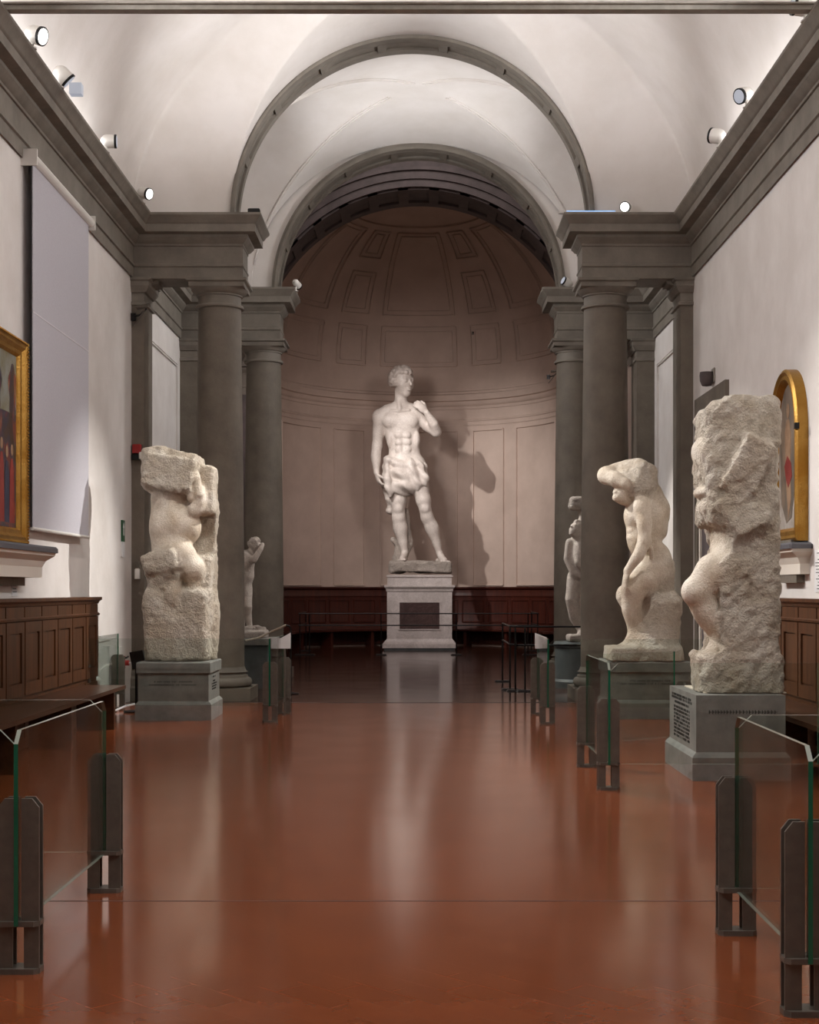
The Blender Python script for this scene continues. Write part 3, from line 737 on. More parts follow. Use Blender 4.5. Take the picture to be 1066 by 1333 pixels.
pilaster(XL, XL + .17, Y1 + .0, Y1b, 1, 'grey stone pilaster on the left wall at the nearer arch, carrying a small camera', None)
pilaster(XR - .17, XR, Y1 + .0, Y1b, -1, 'grey stone pilaster on the right wall at the nearer arch, behind the tallest rough block', None)
pilaster(BL, BL + .3, Y2 + .0, Y2b, 1, 'grey stone pilaster in the left bay corner, half hidden by the front left column', None)
pilaster(BR - .3, BR, Y2 + .0, Y2b, -1, 'grey stone pilaster in the right bay corner, half hidden by the front right column', None)

# curved brackets under the first entablature
for sg, wx in ((-1, XL), (1, XR)):
    pts = [(0, 0), (.34, 0), (.34, -.05)] + [(.34 - .0 - .26 * math.sin(a), -.05 - .26 * (1 - math.cos(a)) - .0) for a in [PI / 2 * i / 8 for i in range(1, 9)]] + [(.0, -.36)]
    mb = MB().prism([(wx - sg * u, Z0 + w) for u, w in pts], 'y', Y1 + .12, Y1b - .12)
    S(mb.build('trim_%d' % (14 if sg < 0 else 15), M['stone_cap']))

# ---- tie beam across the hall on the cornices
bm_ = tag(MB().box(XL + .02, XR - .02, 12.63, 12.73, ZS + .004, ZS + .045).box(XL + .02, XR - .02, 12.60, 12.76, ZS + .045, ZS + .06).build('tie_beam', M['beam']),
          'thin grey beam spanning the hall from cornice to cornice at the very top', 'beam')
# ------------------------------------------------------------------ statues
def mover(cx, cy, scale, s, Y, base):
    """crop survey (pixels of an enlarged crop at origin cx,cy) -> metres local to base, plus an own depth d"""
    def P(x, y, d=0.0):
        px, py = cx + x / scale, cy + y / scale
        return ((px - 545) / s - base[0], Y + d - base[1], CAMH + (768 - py) / s - base[2])
    return P

def frame(yaw, pitch=0, roll=0):
    """columns: right, forward, up.  yaw 0 faces the camera (-Y), positive turns towards +X"""
    R = Matrix.Rotation(yaw, 3, 'Z') @ Matrix.Rotation(-pitch, 3, 'X') @ Matrix.Rotation(roll, 3, 'Y')
    return np.array([R @ Vector((-1, 0, 0)), R @ Vector((0, -1, 0)), R @ Vector((0, 0, 1))]).T

def head(S_, c, H, F, hair=None, rough=0, detail=True):
    c = np.array(c, float)
    def q(x, y, z): return c + F @ np.array([x, y, z]) * H
    def e(p, r, k=.04, sub=False): S_.ell(q(*p), np.array(r) * H, k=k * H * 2, rot=F, rough=rough, sub=sub)
    e((0, -.05, .12), (.33, .41, .36)); e((0, .13, -.14), (.255, .25, .33)); e((0, .25, -.38), (.12, .10, .10))
    if detail:
        S_.cap(q(-.15, .335, .10), q(.15, .335, .10), .05 * H, .05 * H, k=.05 * H, rough=rough)
        for sx in (-1, 1):
            e((sx * .13, .42, .015), (.075, .07, .05), .02, True); e((sx * .125, .335, .02), (.06, .05, .04), .015)
            e((sx * .19, .22, -.1), (.09, .09, .09), .05); e((sx * .335, -.03, -.02), (.045, .085, .12), .015)
        S_.cap(q(0, .37, .08), q(0, .47, -.09), .03 * H, .05 * H, k=.03 * H, rough=rough)
        e((0, .385, -.215), (.10, .045, .022), .012); e((0, .375, -.265), (.085, .045, .026), .012)
        e((0, .43, -.24), (.09, .03, .006), .01, True)
    if hair:
        rs = random.Random(5)
        for i in range(hair):
            while True:
                v = Vector((rs.gauss(0, 1), rs.gauss(0, 1), rs.gauss(0, 1))).normalized()
                if v.z > -.62 and not (v.y > .25 and v.z < .46): break
            r = rs.uniform(.06, .10)
            S_.ell(q(v.x * .34, -.05 + v.y * .42, .12 + v.z * .37), (r * H,) * 3, k=.015 * H, rough=rough)

def hand(S_, wrist, dirv, palm_n, L, curl=.5, thumb=1, rough=0, k=.012):
    """palm, four unequal bent fingers and a thumb that leaves the side of the palm"""
    d = Vector(dirv).normalized(); n = Vector(palm_n); n = (n - d * n.dot(d)).normalized(); sd = d.cross(n).normalized()
    w = Vector(wrist)
    def a(v): return np.array(v)
    pc = w + d * L * .27
    R = np.array([sd, n, d]).T
    S_.ell(a(pc), (L * .235, L * .12, L * .32), k=.03, rot=R, rough=rough)
    for j, (o, ln) in enumerate(((-.165, .40), (-.055, .46), (.055, .43), (.165, .35))):
        p = w + d * L * .48 + sd * o * L; ang = 0; pts = [p]; seg = [ln * .45, ln * .32, ln * .26]
        for m in range(3):
            ang += curl * (.7 if m == 0 else 1.0)
            p = p + (d * math.cos(ang) + n * math.sin(ang)) * L * seg[m]; pts.append(p)
        S_.chain([a(x) for x in pts], [L * .062, L * .058, L * .052, L * .042], k=k, rough=rough)
    t0 = w + d * L * .18 + sd * thumb * L * -.17 + n * L * .03; t1 = t0 + (d * .55 - sd * thumb * .55 + n * .35).normalized() * L * .26; t2 = t1 + (d * .8 - sd * thumb * .1 + n * .5).normalized() * L * .22
    S_.chain([a(t0), a(t1), a(t2)], [L * .085, L * .07, L * .055], k=k, rough=rough)

def foot(S_, ankle, toe, w, k=.04, rough=0):
    A = Vector(ankle); T = Vector(toe); d = (T - A); d.z = 0; L = d.length; d.normalize(); sd = d.cross(Vector((0, 0, 1))); z = T.z
    heel = A - d * L * .22; heel.z = z + w * .45
    S_.chain([tuple(A), (A.x + d.x * L * .35, A.y + d.y * L * .35, z + w * .9), (A.x + d.x * L * .75, A.y + d.y * L * .75, z + w * .5)], [w * .62, w * .62, w * .5], k=k, rough=rough)
    S_.cap(tuple(heel), (A.x + d.x * L * .7, A.y + d.y * L * .7, z + w * .4), w * .5, w * .48, k=k, rough=rough)
    for j in range(5):
        o = (j - 2) * w * .3; b = A + d * L * (.72 - abs(j - 1) * .02) + sd * o; e = A + d * L * (1.02 - .05 * j) + sd * o * 1.1
        S_.cap((b.x, b.y, z + w * .3), (e.x, e.y, z + w * .17), w * .19, w * (.2 if j == 0 else .14), k=.012, rough=rough)

# ================= the standing marble youth in the apse
def standing_youth():
    base = (0.02, 36.68, 1.86)
    t = empty('marble_statue', base, 'tall white marble statue of a standing draped youth on the pedestal in the apse', 'statue')
    P = mover(430, 460, 4.445, 51.8, 36.68, base)
    U = 1 / 230.2
    def r(v): return v * U
    V = .0145
    b = Stone((-1.4, -.8, .2), (1.2, .65, 5.4), V)
    # legs: weight on the figure's right leg (left in the picture), the other set aside
    b.chain([P(368, 660, 0), P(382, 760, -.02), P(392, 850, -.03)], [r(66), r(60), r(45)], k=.10)
    b.chain([P(392, 850, -.03), P(394, 905, -.04), P(396, 950, -.02)], [r(43), r(38), r(36)], k=.08)
    b.chain([P(396, 950, -.01), P(404, 1010, .03), P(418, 1085, .03), P(430, 1150, .02)], [r(37), r(43), r(29), r(20)], k=.07)
    b.ell(P(393, 900, -.16), (r(24), .07, r(26)), k=.05)
    b.chain([P(490, 655, 0), P(512, 755, -.06), P(538, 850, -.12)], [r(66), r(57), r(41)], k=.10)
    b.chain([P(538, 850, -.12), P(549, 905, -.13), P(560, 950, -.10)], [r(40), r(36), r(34)], k=.08)
    b.chain([P(560, 950, -.09), P(588, 1010, -.03), P(612, 1085, -.02), P(630, 1150, .0)], [r(35), r(41), r(27), r(19)], k=.07)
    b.ell(P(547, 900, -.25), (r(23), .06, r(24)), k=.05)
    foot(b, P(430, 1160, .02), P(412, 1203, -.42), .135); foot(b, P(632, 1160, .0), P(668, 1213, -.36), .135)
    # trunk
    b.ell(P(430, 640, .02), (r(104), .29, r(78)), k=.12)
    b.ell(P(428, 560, .02), (r(90), .24, r(90)), k=.12)
    b.ell(P(415, 470, .04), (r(98), .27, r(100)), k=.12)
    b.ell(P(408, 395, .05), (r(108), .28, r(80)), k=.12)
    for x, w in ((355, 58), (458, 52)): b.ell(P(x, 390, -.125), (r(w), .12, r(46)), k=.05)
    for x in (398, 442):
        for y, h in ((480, 22), (520, 22), (560, 24)): b.ell(P(x + (y - 480) * .03, y, -.205), (r(24), .06, r(h)), k=.025)
    b.ell(P(425, 625, -.19), (r(48), .10, r(52)), k=.08)
    for x in (345, 500): b.ell(P(x, 500, -.08), (r(20), .12, r(46)), k=.05)
    b.ell(P(436, 556, -.265), (.02, .03, .02), k=.02, sub=True)
    for x in (345, 466): b.ell(P(x, 425, -.255), (.018, .02, .018), k=.015)
    b.chain([P(330, 335, .02), P(405, 315, .04), P(480, 330, .03)], [r(40), r(42), r(40)], k=.08)
    for x, y in ((350, 338), (455, 333)): b.cap(P(398, 340, -.19), P(x, y, -.16), .025, .03, k=.03)
    # neck and head, turned towards the light
    b.chain([P(405, 330, .03), P(408, 270, .01), P(412, 225, -.01)], [r(48), r(37), r(36)], k=.07)
    b.chain([P(385, 215, -.0), P(402, 325, -.2)], [r(12), r(10)], k=.05)
    head(b, P(416, 168, -.02), r(176), frame(math.radians(40), math.radians(-4), 0), hair=170)
    # arm hanging at the side
    b.ell(P(288, 365, .03), (r(46), .17, r(46)), k=.08)
    b.chain([P(287, 370, .03), P(278, 450, .06), P(270, 530, .08)], [r(38), r(35), r(28)], k=.07)
    b.chain([P(270, 530, .08), P(263, 590, .03), P(268, 690, -.03)], [r(29), r(30), r(18)], k=.06)
    hand(b, P(268, 695, -.03), (.32, -.15, -1), (1, .2, .25), .50, curl=.55, thumb=-1)
    # arm bent up, hand resting at the collarbone
    b.ell(P(506, 352, .03), (r(42), .17, r(44)), k=.08)
    b.chain([P(510, 358, .03), P(560, 420, -.0), P(612, 456, -.06)], [r(36), r(33), r(28)], k=.07)
    b.chain([P(612, 456, -.06), P(598, 415, -.2), P(556, 352, -.30)], [r(29), r(28), r(18)], k=.06)
    hand(b, P(553, 346, -.31), (-.75, -.15, .65), (-.3, .95, -.1), .47, curl=.6, thumb=1)
    b.mesh('body', M['marble'], t, 1)
    # cloth knotted round the hips, its end falling behind the supporting leg
    c = Stone((-1.05, -.75, 1.3), (.95, .75, 3.4), .018)
    for y, w, dd, h in ((648, 122, .39, 40), (700, 130, .42, 60), (765, 122, .40, 60)): c.ell(P(432, y, -.02), (r(w), dd, r(h)), k=.10)
    c.cap(P(335, 612, -.12), P(525, 668, -.20), .11, .12, k=.08)
    c.cap(P(345, 700, -.22), P(540, 730, -.25), .12, .13, k=.10)
    c.cap(P(350, 770, -.22), P(520, 760, -.24), .12, .12, k=.10)
    c.chain([P(345, 620, .1), P(335, 760, .2), P(345, 900, .24)], [.15, .14, .10], k=.08)
    c.ell(P(332, 632, -.2), (.13, .13, .13), k=.03)
    c.chain([P(330, 640, -.24), P(334, 730, -.34), P(346, 830, -.28)], [.08, .10, .06], k=.03)
    ax = [(c.lo[k] + c.vox * np.arange(c.n[k])).astype(np.float32) for k in range(3)]
    G = np.stack(np.meshgrid(*ax, indexing='ij'), -1)
    ang = np.arctan2(G[..., 1], G[..., 0] + .12)
    c.D += .026 * np.sin(ang * 9 + G[..., 2] * 7.5) + .014 * np.sin(G[..., 0] * 11 + G[..., 2] * 24)
    c.R[:] = .05
    c.mesh('drapery', M['marble'], t, 1)
    st = Stone((-1.0, -.3, .02), (.3, .75, 2.2), .018)
    st.chain([P(400, 1200, .22), P(455, 1100, .25), P(448, 1000, .22), P(440, 905, .2)], [.16, .11, .08, .06], k=.08, rough=.7)
    st.chain([P(395, 1190, .22), P(395, 1110, .25), P(362, 1075, .22)], [.16, .10, .07], k=.06, rough=.7)
    st.noise(.02, 9, 3); st.mesh('tree_stump', M['marble_old'], t, 1)
    g = Stone((-1.0, -.72, -.05), (1.0, .75, .5), .018)
    g.box(P(523, 1238, .0), (.76, .58, .125), rad=.03, rough=1)
    g.box(P(470, 1215, .05), (.55, .45, .06), rad=.03, rough=1)
    g.noise(.05, 4, 8, .015, 16); g.D = np.maximum(g.D, -(np.arange(g.n[2])[None, None, :] * g.vox + g.lo[2] - .0).astype(np.float32) * np.ones_like(g.D)); g.mesh('rocky_base', M['marble_old'], t, 1)
    return t
standing_youth()

def pedestal_apse():
    x, y = 0.02, 36.68
    t = empty('statue_pedestal', (x, y, 0), 'veined white marble pedestal with a dark inset panel under the standing youth', 'pedestal')
    w = .80
    def L_(prof, nm, mat):
        rg = [[(-q, -q * .95, z), (q, -q * .95, z), (q, q * .95, z), (-q, q * .95, z)] for q, z in prof]
        return MB().loft(rg).build(nm, mat, t)
    L_([(w + .07, 0), (w + .07, .06), (w + .06, .07)], 'footing', M['plinth_dark'])
    L_([(w + .11, .06), (w + .11, .16), (w + .07, .20), (w + .05, .22), (w + .02, .27), (w, .29), (w, 1.44), (w + .02, 1.46), (w + .03, 1.52), (w + .07, 1.56), (w + .07, 1.60), (w + .02, 1.61)], 'die', M['marble_ped'])
    L_([(w - .01, 1.61), (w - .01, 1.80), (w + .015, 1.81), (w + .015, 1.845), (w - .02, 1.86)], 'upper_block', M['marble_ped'])
    y0 = -w * .95 - .004
    MB().box(-.49, .49, y0 - .004, y0 + .02, .53, 1.18).build('dark_panel', M['panel_marble'], t)
    MB().box(-.53, .53, y0 - .02, y0 + .02, 1.18, 1.205).box(-.53, .53, y0 - .02, y0 + .02, .505, .53).box(-.53, -.49, y0 - .02, y0 + .02, .53, 1.18).box(.49, .53, y0 - .02, y0 + .02, .53, 1.18).build('panel_frame', M['marble_ped'], t)
M['panel_marble'] = marble('dark_red_marble', srgb(62, 44, 44), srgb(74, 54, 52), srgb(120, 100, 94), .3, 1.2, .0)
pedestal_apse()

# ================= unfinished blocks
def inscription(t, x0, x1, y, zs, seed, axis='x', ch=.016):
    """one part for each line of small cut letters"""
    rs = random.Random(seed)
    for z, f in zs:
        mb = MB(); c = (x0 + x1) / 2; hwd = (x1 - x0) / 2 * f; x = c - hwd; h = ch * 1.3
        def bx(a, b, zz, zt):
            if axis == 'x': mb.box(a, b, y - .0015, y + .002, zz, zt)
            else: mb.box(y - .0015, y + .002, a, b, zz, zt)
        while x < c + hwd:
            w = rs.uniform(.5, 1.0) * ch
            if rs.random() > .16:
                bx(x, x + w * .35, z, z + h); bx(x, x + w, z + .42 * h, z + .6 * h)
            x += w + ch * .35
        mb.build('inscription_line', M['inscr'], t)

# left block: heavy squared mass over a twisting torso and raised thigh
def left_block():
    base = (-2.80, 17.12, .665)
    t = empty('unfinished_sculpture', base, 'pale half-carved marble block with a squared mass for a head, left of the aisle', 'sculpture', None)
    P = mover(150, 560, 3.33, 111, 17.1, base)
    u = 1 / 369.6
    b = Stone((-.62, -.65, -.03), (.62, .62, 2.72), .0125)
    # rough slab behind and rough foot
    b.box(P(345, 600, .28), (.23, .12, 1.10), rad=.05, k=.08, rough=1)
    b.box(P(275, 850, .05), (.37, .36, .42), rad=.08, k=.10, rough=.8)
    b.box(P(220, 670, .0), (.20, .32, .30), rad=.10, k=.10, rough=1)
    b.box(P(375, 700, .15), (.12, .25, .42), rad=.06, k=.08, rough=.6)
    # smooth trunk, leaning
    b.chain([P(245, 300, .0), P(250, 400, .0), P(245, 500, .02), P(250, 600, .05)], [.24, .245, .235, .24], k=.10, rough=.06)
    b.ell(P(268, 400, -.08), (.19, .2, .20), k=.08, rough=.04); b.ell(P(205, 420, -.05), (.13, .2, .2), k=.08, rough=.04)
    b.ell(P(330, 420, -.02), (.12, .2, .18), k=.07, rough=.02)
    # raised thigh and knee
    b.chain([P(240, 500, -.06), P(300, 545, -.15), P(345, 600, -.18)], [.17, .165, .12], k=.07, rough=.05)
    b.chain([P(350, 600, -.15), P(350, 650, -.08), P(325, 730, -.02)], [.11, .10, .09], k=.08, rough=.15)
    # ledge of rough stone left of the thigh
    b.box(P(212, 575, -.1), (.19, .26, .12), rad=.05, k=.06, rot=frame(0, 0, math.radians(-14)), rough=1)
    # hollow with a shape inside
    b.ell(P(275, 720, -.38), (.17, .16, .24), k=.06, sub=True)
    b.ell(P(262, 710, -.22), (.10, .10, .17), k=.06, rough=.5)
    # squared head mass
    b.box(P(250, 200, -.02), (.30, .33, .20), rad=.05, k=.04, rot=frame(0, math.radians(5), math.radians(9)), rough=.8)
    b.box(P(180, 170, .05), (.14, .30, .24), rad=.07, k=.06, rough=.9)
    b.box(P(262, 150, .1), (.28, .30, .16), rad=.07, k=.06, rot=frame(0, 0, math.radians(12)), rough=.9)
    b.box(P(250, 245, -.25), (.24, .12, .05), rad=.04, k=.05, rot=frame(0, math.radians(-30), math.radians(9)), rough=1)
    # hint of a face pressed out of the mass, and an arm
    b.ell(P(372, 300, -.12), (.09, .14, .18), k=.04, rough=.05); b.ell(P(350, 345, -.14), (.09, .12, .11), k=.04, rough=.1)
    b.cap(P(360, 205, -.2), P(378, 285, -.24), .055, .045, k=.03, rough=.2); b.ell(P(340, 290, -.27), (.035, .05, .08), k=.03, rough=.1)
    b.box(P(395, 260, .1), (.10, .22, .28), rad=.05, k=.06, rough=.6)
    b.noise(.034, 3.5, 21, .014, 20)
    zc = (np.arange(b.n[2]) * b.vox + b.lo[2]).astype(np.float32)
    b.D = np.maximum(b.D, -zc[None, None, :])
    b.mesh('carved_stone', M['marble_warm'], t, 1)
left_block()

# right block nearest: tall rough slab, leg pushing out to the left
def near_block():
    base = (2.60, 12.05, .665)
    t = empty('unfinished_sculpture', base, 'tallest rough marble block with a bent knee emerging on its left, nearest right', 'sculpture', None)
    s = 159.0
    def P(px, py, d=0): return ((px - 545) / s - base[0], 11.95 + d - base[1], CAMH + (768 - py) / s - base[2])
    b = Stone((-.65, -.75, -.03), (.5, .62, 2.62), .0125)
    b.box(P(967, 715, .05), (.235, .40, 1.215), rad=.09, k=.10, rough=1)
    b.box(P(958, 880, .05), (.30, .40, .19), rad=.05, k=.06, rough=1)
    b.box(P(925, 893, -.1), (.13, .2, .12), rad=.05, k=.05, rough=1)
    b.box(P(955, 580, .05), (.27, .36, .34), rad=.12, k=.08, rough=1)
    b.box(P(952, 640, .0), (.25, .33, .30), rad=.07, k=.08, rough=1)
    # broken plane across the face of the slab
    b.box(P(958, 612, -.36), (.13, .10, .24), rad=.015, k=.03, rot=frame(0, math.radians(-16), math.radians(26)), rough=.7)
    b.box(P(955, 672, -.33), (.16, .09, .17), rad=.03, k=.08, rot=frame(0, math.radians(14), math.radians(-28)), rough=1)
    b.ell(P(925, 560, -.42), (.16, .10, .10), k=.05, sub=True)
    # rough profile on the left edge: brow, cheek, chin masses
    b.ell(P(912, 590, -.05), (.075, .2, .12), k=.05, rough=.3); b.ell(P(916, 612, -.1), (.06, .15, .06), k=.03, rough=.15)
    b.ell(P(912, 642, -.05), (.06, .2, .05), k=.03, rough=.2); b.ell(P(915, 662, -.05), (.055, .2, .06), k=.03, rough=.3)
    b.ell(P(903, 612, .0), (.05, .10, .035), k=.02, sub=True); b.ell(P(903, 652, .0), (.045, .2, .02), k=.02, sub=True)
    # hollow under the mass and the belly
    b.ell(P(915, 712, -.05), (.17, .6, .15), k=.05, sub=True)
    b.ell(P(948, 715, .05), (.13, .25, .22), k=.08, rough=.05)
    b.ell(P(950, 705, -.10), (.10, .2, .20), k=.06, rough=.1)
    # hollow below the knee
    b.ell(P(905, 815, -.05), (.155, .6, .19), k=.05, sub=True)
    # thigh, knee, shin
    b.chain([P(955, 735, -.1), P(925, 745, -.16), P(903, 768, -.18)], [.19, .155, .115], k=.06, rough=.05)
    b.chain([P(901, 770, -.18), P(915, 795, -.14), P(940, 832, -.08)], [.105, .115, .085], k=.05, rough=.05)
    b.ell(P(893, 772, -.20), (.06, .08, .075), k=.05, rough=.02)
    b.chain([P(940, 835, -.1), P(925, 852, -.14), P(912, 858, -.16)], [.09, .085, .06], k=.06, rough=.3)
    b.noise(.018, 4, 55, .019, 21)
    zc = (np.arange(b.n[2]) * b.vox + b.lo[2]).astype(np.float32); b.D = np.maximum(b.D, .0 - zc[None, None, :])
    b.mesh('carved_stone', M['marble_warm'], t, 1)
    MB().bbox(-.33, .33, -.42, .42, .0, .012, .005).build('mortar_bed', M['marble_warm'], t)
near_block()

# right, second: figure with bent arm laid over its head, one leg raised on the rock
def arm_figure():
    base = (2.62, 17.2, .665)
    t = empty('unfinished_sculpture', base, 'half-carved marble figure with one arm bent over its head, right of the aisle', 'sculpture', None)
    P = mover(710, 570, 4.3, 110.5, 17.2, base)
    b = Stone((-.70, -.6, -.03), (.6, .6, 2.72), .0125)
    # rock: foot and back
    b.box(P(540, 1210, .0), (.42, .38, .10), rad=.04, k=.06, rough=1)
    b.box(P(650, 1060, .05), (.18, .34, .38), rad=.08, k=.10, rough=1)
    b.box(P(640, 850, .10), (.15, .28, .38), rad=.09, k=.10, rough=.8)
    b.chain([P(590, 1150, 0), P(600, 950, .05), P(640, 700, .12)], [.26, .22, .15], k=.1, rough=.8)
    # trunk seen from the side
    b.chain([P(560, 400, .05), P(555, 500, .03), P(560, 600, .02), P(590, 680, .02)], [.215, .195, .175, .20], k=.08, rough=.06)
    b.ell(P(500, 440, -.02), (.13, .2, .17), k=.06, rough=.03); b.ell(P(505, 560, .0), (.10, .17, .17), k=.06, rough=.04)
    b.ell(P(612, 470, .05), (.13, .18, .24), k=.07, rough=.12); b.ell(P(625, 660, .0), (.15, .18, .15), k=.06, rough=.1)
    for y in (480, 520, 560): b.ell(P(472, y, -.04), (.035, .09, .035), k=.03, rough=.02)
    b.chain([P(600, 300, .1), P(640, 400, .12), P(640, 520, .12)], [.13, .14, .11], k=.08, rough=.6)
    # head sunk under the stone, arm over it
    F = frame(math.radians(-62), math.radians(28), 0)
    head(b, P(455, 298, -.04), .40, F, hair=None, rough=.08); b.ell(P(440, 345, -.05), (.075, .10, .07), k=.04, rough=.25)
    b.box(P(535, 240, .03), (.16, .26, .22), rad=.12, k=.06, rot=frame(0, 0, math.radians(24)), rough=.9)
    b.ell(P(475, 215, .02), (.16, .2, .15), k=.06, rough=.5)
    b.ell(P(560, 270, .05), (.14, .2, .20), k=.07, rough=.9)
    b.chain([P(540, 175, .12), P(430, 185, .10), P(345, 205, .02)], [.13, .12, .10], k=.05, rough=.1)
    b.chain([P(340, 212, .02), P(385, 235, -.12), P(430, 262, -.2)], [.10, .09, .07], k=.04, rough=.05)
    b.chain([P(520, 165, .0), P(470, 165, .05)], [.12, .1], k=.05, rough=.5)
    # near arm hanging to the knee
    b.ell(P(525, 390, -.2), (.105, .12, .125), k=.05, rough=.03)
    b.chain([P(528, 395, -.22), P(535, 480, -.26), P(535, 575, -.27)], [.095, .09, .07], k=.04, rough=.03)
    b.chain([P(535, 580, -.27), P(500, 660, -.30), P(440, 745, -.28)], [.075, .07, .048], k=.04, rough=.03)
    hand(b, P(440, 748, -.28), (-.25, 0, -1), (.9, .25, -.2), .26, curl=.35, thumb=1, rough=.1, k=.01)
    b.ell(P(572, 640, -.24), (.03, .04, .075), k=.03, rough=.1)
    # raised thigh, knee, shin, foot
    b.chain([P(600, 740, -.08), P(545, 790, -.14), P(485, 845, -.16)], [.18, .165, .14], k=.07, rough=.15)
    b.chain([P(478, 860, -.16), P(475, 950, -.12), P(500, 1090, -.06)], [.13, .12, .08], k=.06, rough=.1)
    b.chain([P(470, 880, .1), P(520, 980, .12), P(540, 1100, .1)], [.14, .13, .10], k=.08, rough=.3)
    b.chain([P(500, 1090, -.06), P(450, 1160, -.1), P(385, 1195, -.12)], [.075, .07, .05], k=.06, rough=.5)
    b.noise(.035, 4.5, 33, .013, 18)
    zc = (np.arange(b.n[2]) * b.vox + b.lo[2]).astype(np.float32); b.D = np.maximum(b.D, -zc[None, None, :])
    b.mesh('carved_stone', M['marble_warm'], t, 1)
arm_figure()

# the two small groups standing between the arches
def small_pair():
    base = (2.52, 22.35, .70)
    t = empty('unfinished_sculpture', base, 'pale marble group of two figures under a rough slab, behind the front right column', 'sculpture', None)
    P = mover(710, 570, 4.3, 85.0, 22.3, base)
    b = Stone((-.62, -.45, -.02), (.62, .45, 2.30), .016)
    b.box(P(260, 1120, 0), (.38, .32, .06), rad=.04, k=.05, rough=.6)
    b.box(P(250, 370, .05), (.33, .2, .10), rad=.07, k=.05, rot=frame(0, 0, math.radians(4)), rough=.9)
    b.chain([P(235, 430, .05), P(240, 560, .05), P(250, 700, .05), P(255, 780, .03)], [.13, .26, .20, .22], k=.1, rough=.1)
    head(b, P(225, 445, .0), .30, frame(math.radians(-20), math.radians(15), 0), None, .1)
    b.ell(P(195, 520, .0), (.12, .14, .14), k=.06, rough=.05)
    # second, lower figure in front
    head(b, P(162, 520, -.22), .29, frame(math.radians(-50), math.radians(30), 0), 50, .15)
    b.chain([P(205, 570, -.15), P(200, 660, -.16), P(195, 760, -.12)], [.17, .18, .15], k=.08, rough=.2)
    b.chain([P(130, 590, -.15), P(118, 680, -.15), P(150, 760, -.2), P(230, 800, -.25)], [.07, .065, .06, .05], k=.04, rough=.1)
    b.chain([P(180, 610, -.27), P(172, 700, -.32), P(240, 770, -.34)], [.08, .07, .06], k=.04, rough=.1)
    b.chain([P(165, 780, -.08), P(140, 900, -.12), P(160, 1000, -.06), P(195, 1080, -.04)], [.13, .10, .09, .055], k=.05, rough=.1)
    b.chain([P(240, 790, -.05), P(225, 920, -.12), P(225, 1010, -.05), P(225, 1090, -.02)], [.15, .11, .09, .06], k=.05, rough=.1)
    b.chain([P(300, 790, .05), P(310, 930, .0), P(300, 1090, .0)], [.15, .11, .07], k=.05, rough=.1)
    foot(b, P(205, 1080, -.04), P(180, 1105, -.24), .08); foot(b, P(300, 1085, .0), P(300, 1105, -.24), .08)
    b.noise(.02, 7, 77, .008, 24); zc = (np.arange(b.n[2]) * b.vox + b.lo[2]).astype(np.float32); b.D = np.maximum(b.D, -zc[None, None, :])
    b.mesh('carved_stone', M['marble_old'], t, 1)
    p = empty('statue_pedestal', (2.52, 22.35, 0), 'round blue-grey stone pedestal behind the front right column', 'pedestal')
    MB().lathe([(.47, 0), (.47, .10), (.44, .14), (.43, .60), (.45, .62), (.46, .66), (.44, .70)]).build('drum', M['plinth_dark'], p, auto=35)
small_pair()
def small_left():
    base = (-2.70, 22.35, .76)
    t = empty('unfinished_sculpture', base, 'small marble figure shielding its face with an arm, half hidden behind the front left column', 'sculpture', None)
    P = mover(310, 690, 4.93, 85.0, 22.35, base)
    b = Stone((-.66, -.4, -.02), (.66, .4, 1.75), .0145)
    b.box(P(60, 672, 0), (.30, .3, .07), rad=.03, k=.05, rough=.6)
    for k_, (x, y) in enumerate(((150, 632), (110, 625), (60, 640))): b.chain([P(x - 50, y + 10, -.1), P(x + 25, y - 2, -.15)], [.05, .035], k=.03, rough=.5)
    b.chain([P(40, 190, .0), P(45, 290, .0), P(20, 370, .02)], [.15, .14, .13], k=.08, rough=.1)
    b.ell(P(62, 210, -.05), (.10, .12, .11), k=.05, rough=.05)
    b.chain([P(70, 170, 0), P(90, 130, 0)], [.07, .06], k=.05)
    head(b, P(108, 100, -.02), .25, frame(math.radians(55), math.radians(-10), 0), 60, .1)
    b.chain([P(60, 165, -.08), P(105, 195, -.16), P(150, 125, -.14), P(160, 95, -.1)], [.06, .055, .04, .035], k=.03, rough=.05)
    b.chain([P(0, 175, .0), P(-50, 260, .05), P(-30, 350, -.05)], [.07, .06, .045], k=.04)
    b.chain([P(45, 380, .0), P(60, 490, -.08), P(58, 540, -.02), P(75, 620, .0)], [.11, .08, .07, .045], k=.05)
    b.chain([P(-5, 380, .02), P(-10, 500, .0), P(0, 620, .02)], [.11, .08, .045], k=.05)
    b.box(P(-20, 520, .15), (.12, .1, .45), rad=.05, k=.06, rough=.8)
    b.noise(.018, 8, 5, .008, 24); zc = (np.arange(b.n[2]) * b.vox + b.lo[2]).astype(np.float32); b.D = np.maximum(b.D, -zc[None, None, :]); b.mesh('carved_stone', M['marble_old'], t, 1)
    p = empty('statue_pedestal', (-2.70, 22.35, 0), 'dark stone table-like pedestal behind the front left column', 'pedestal')
    MB().bbox(-.50, .50, -.4, .4, .66, .76, .01).build('top_slab', M['plinth'], p)
    MB().bbox(-.42, .42, -.33, .33, 0, .66, .01).build('drum', M['plinth_dark'], p)
small_left()

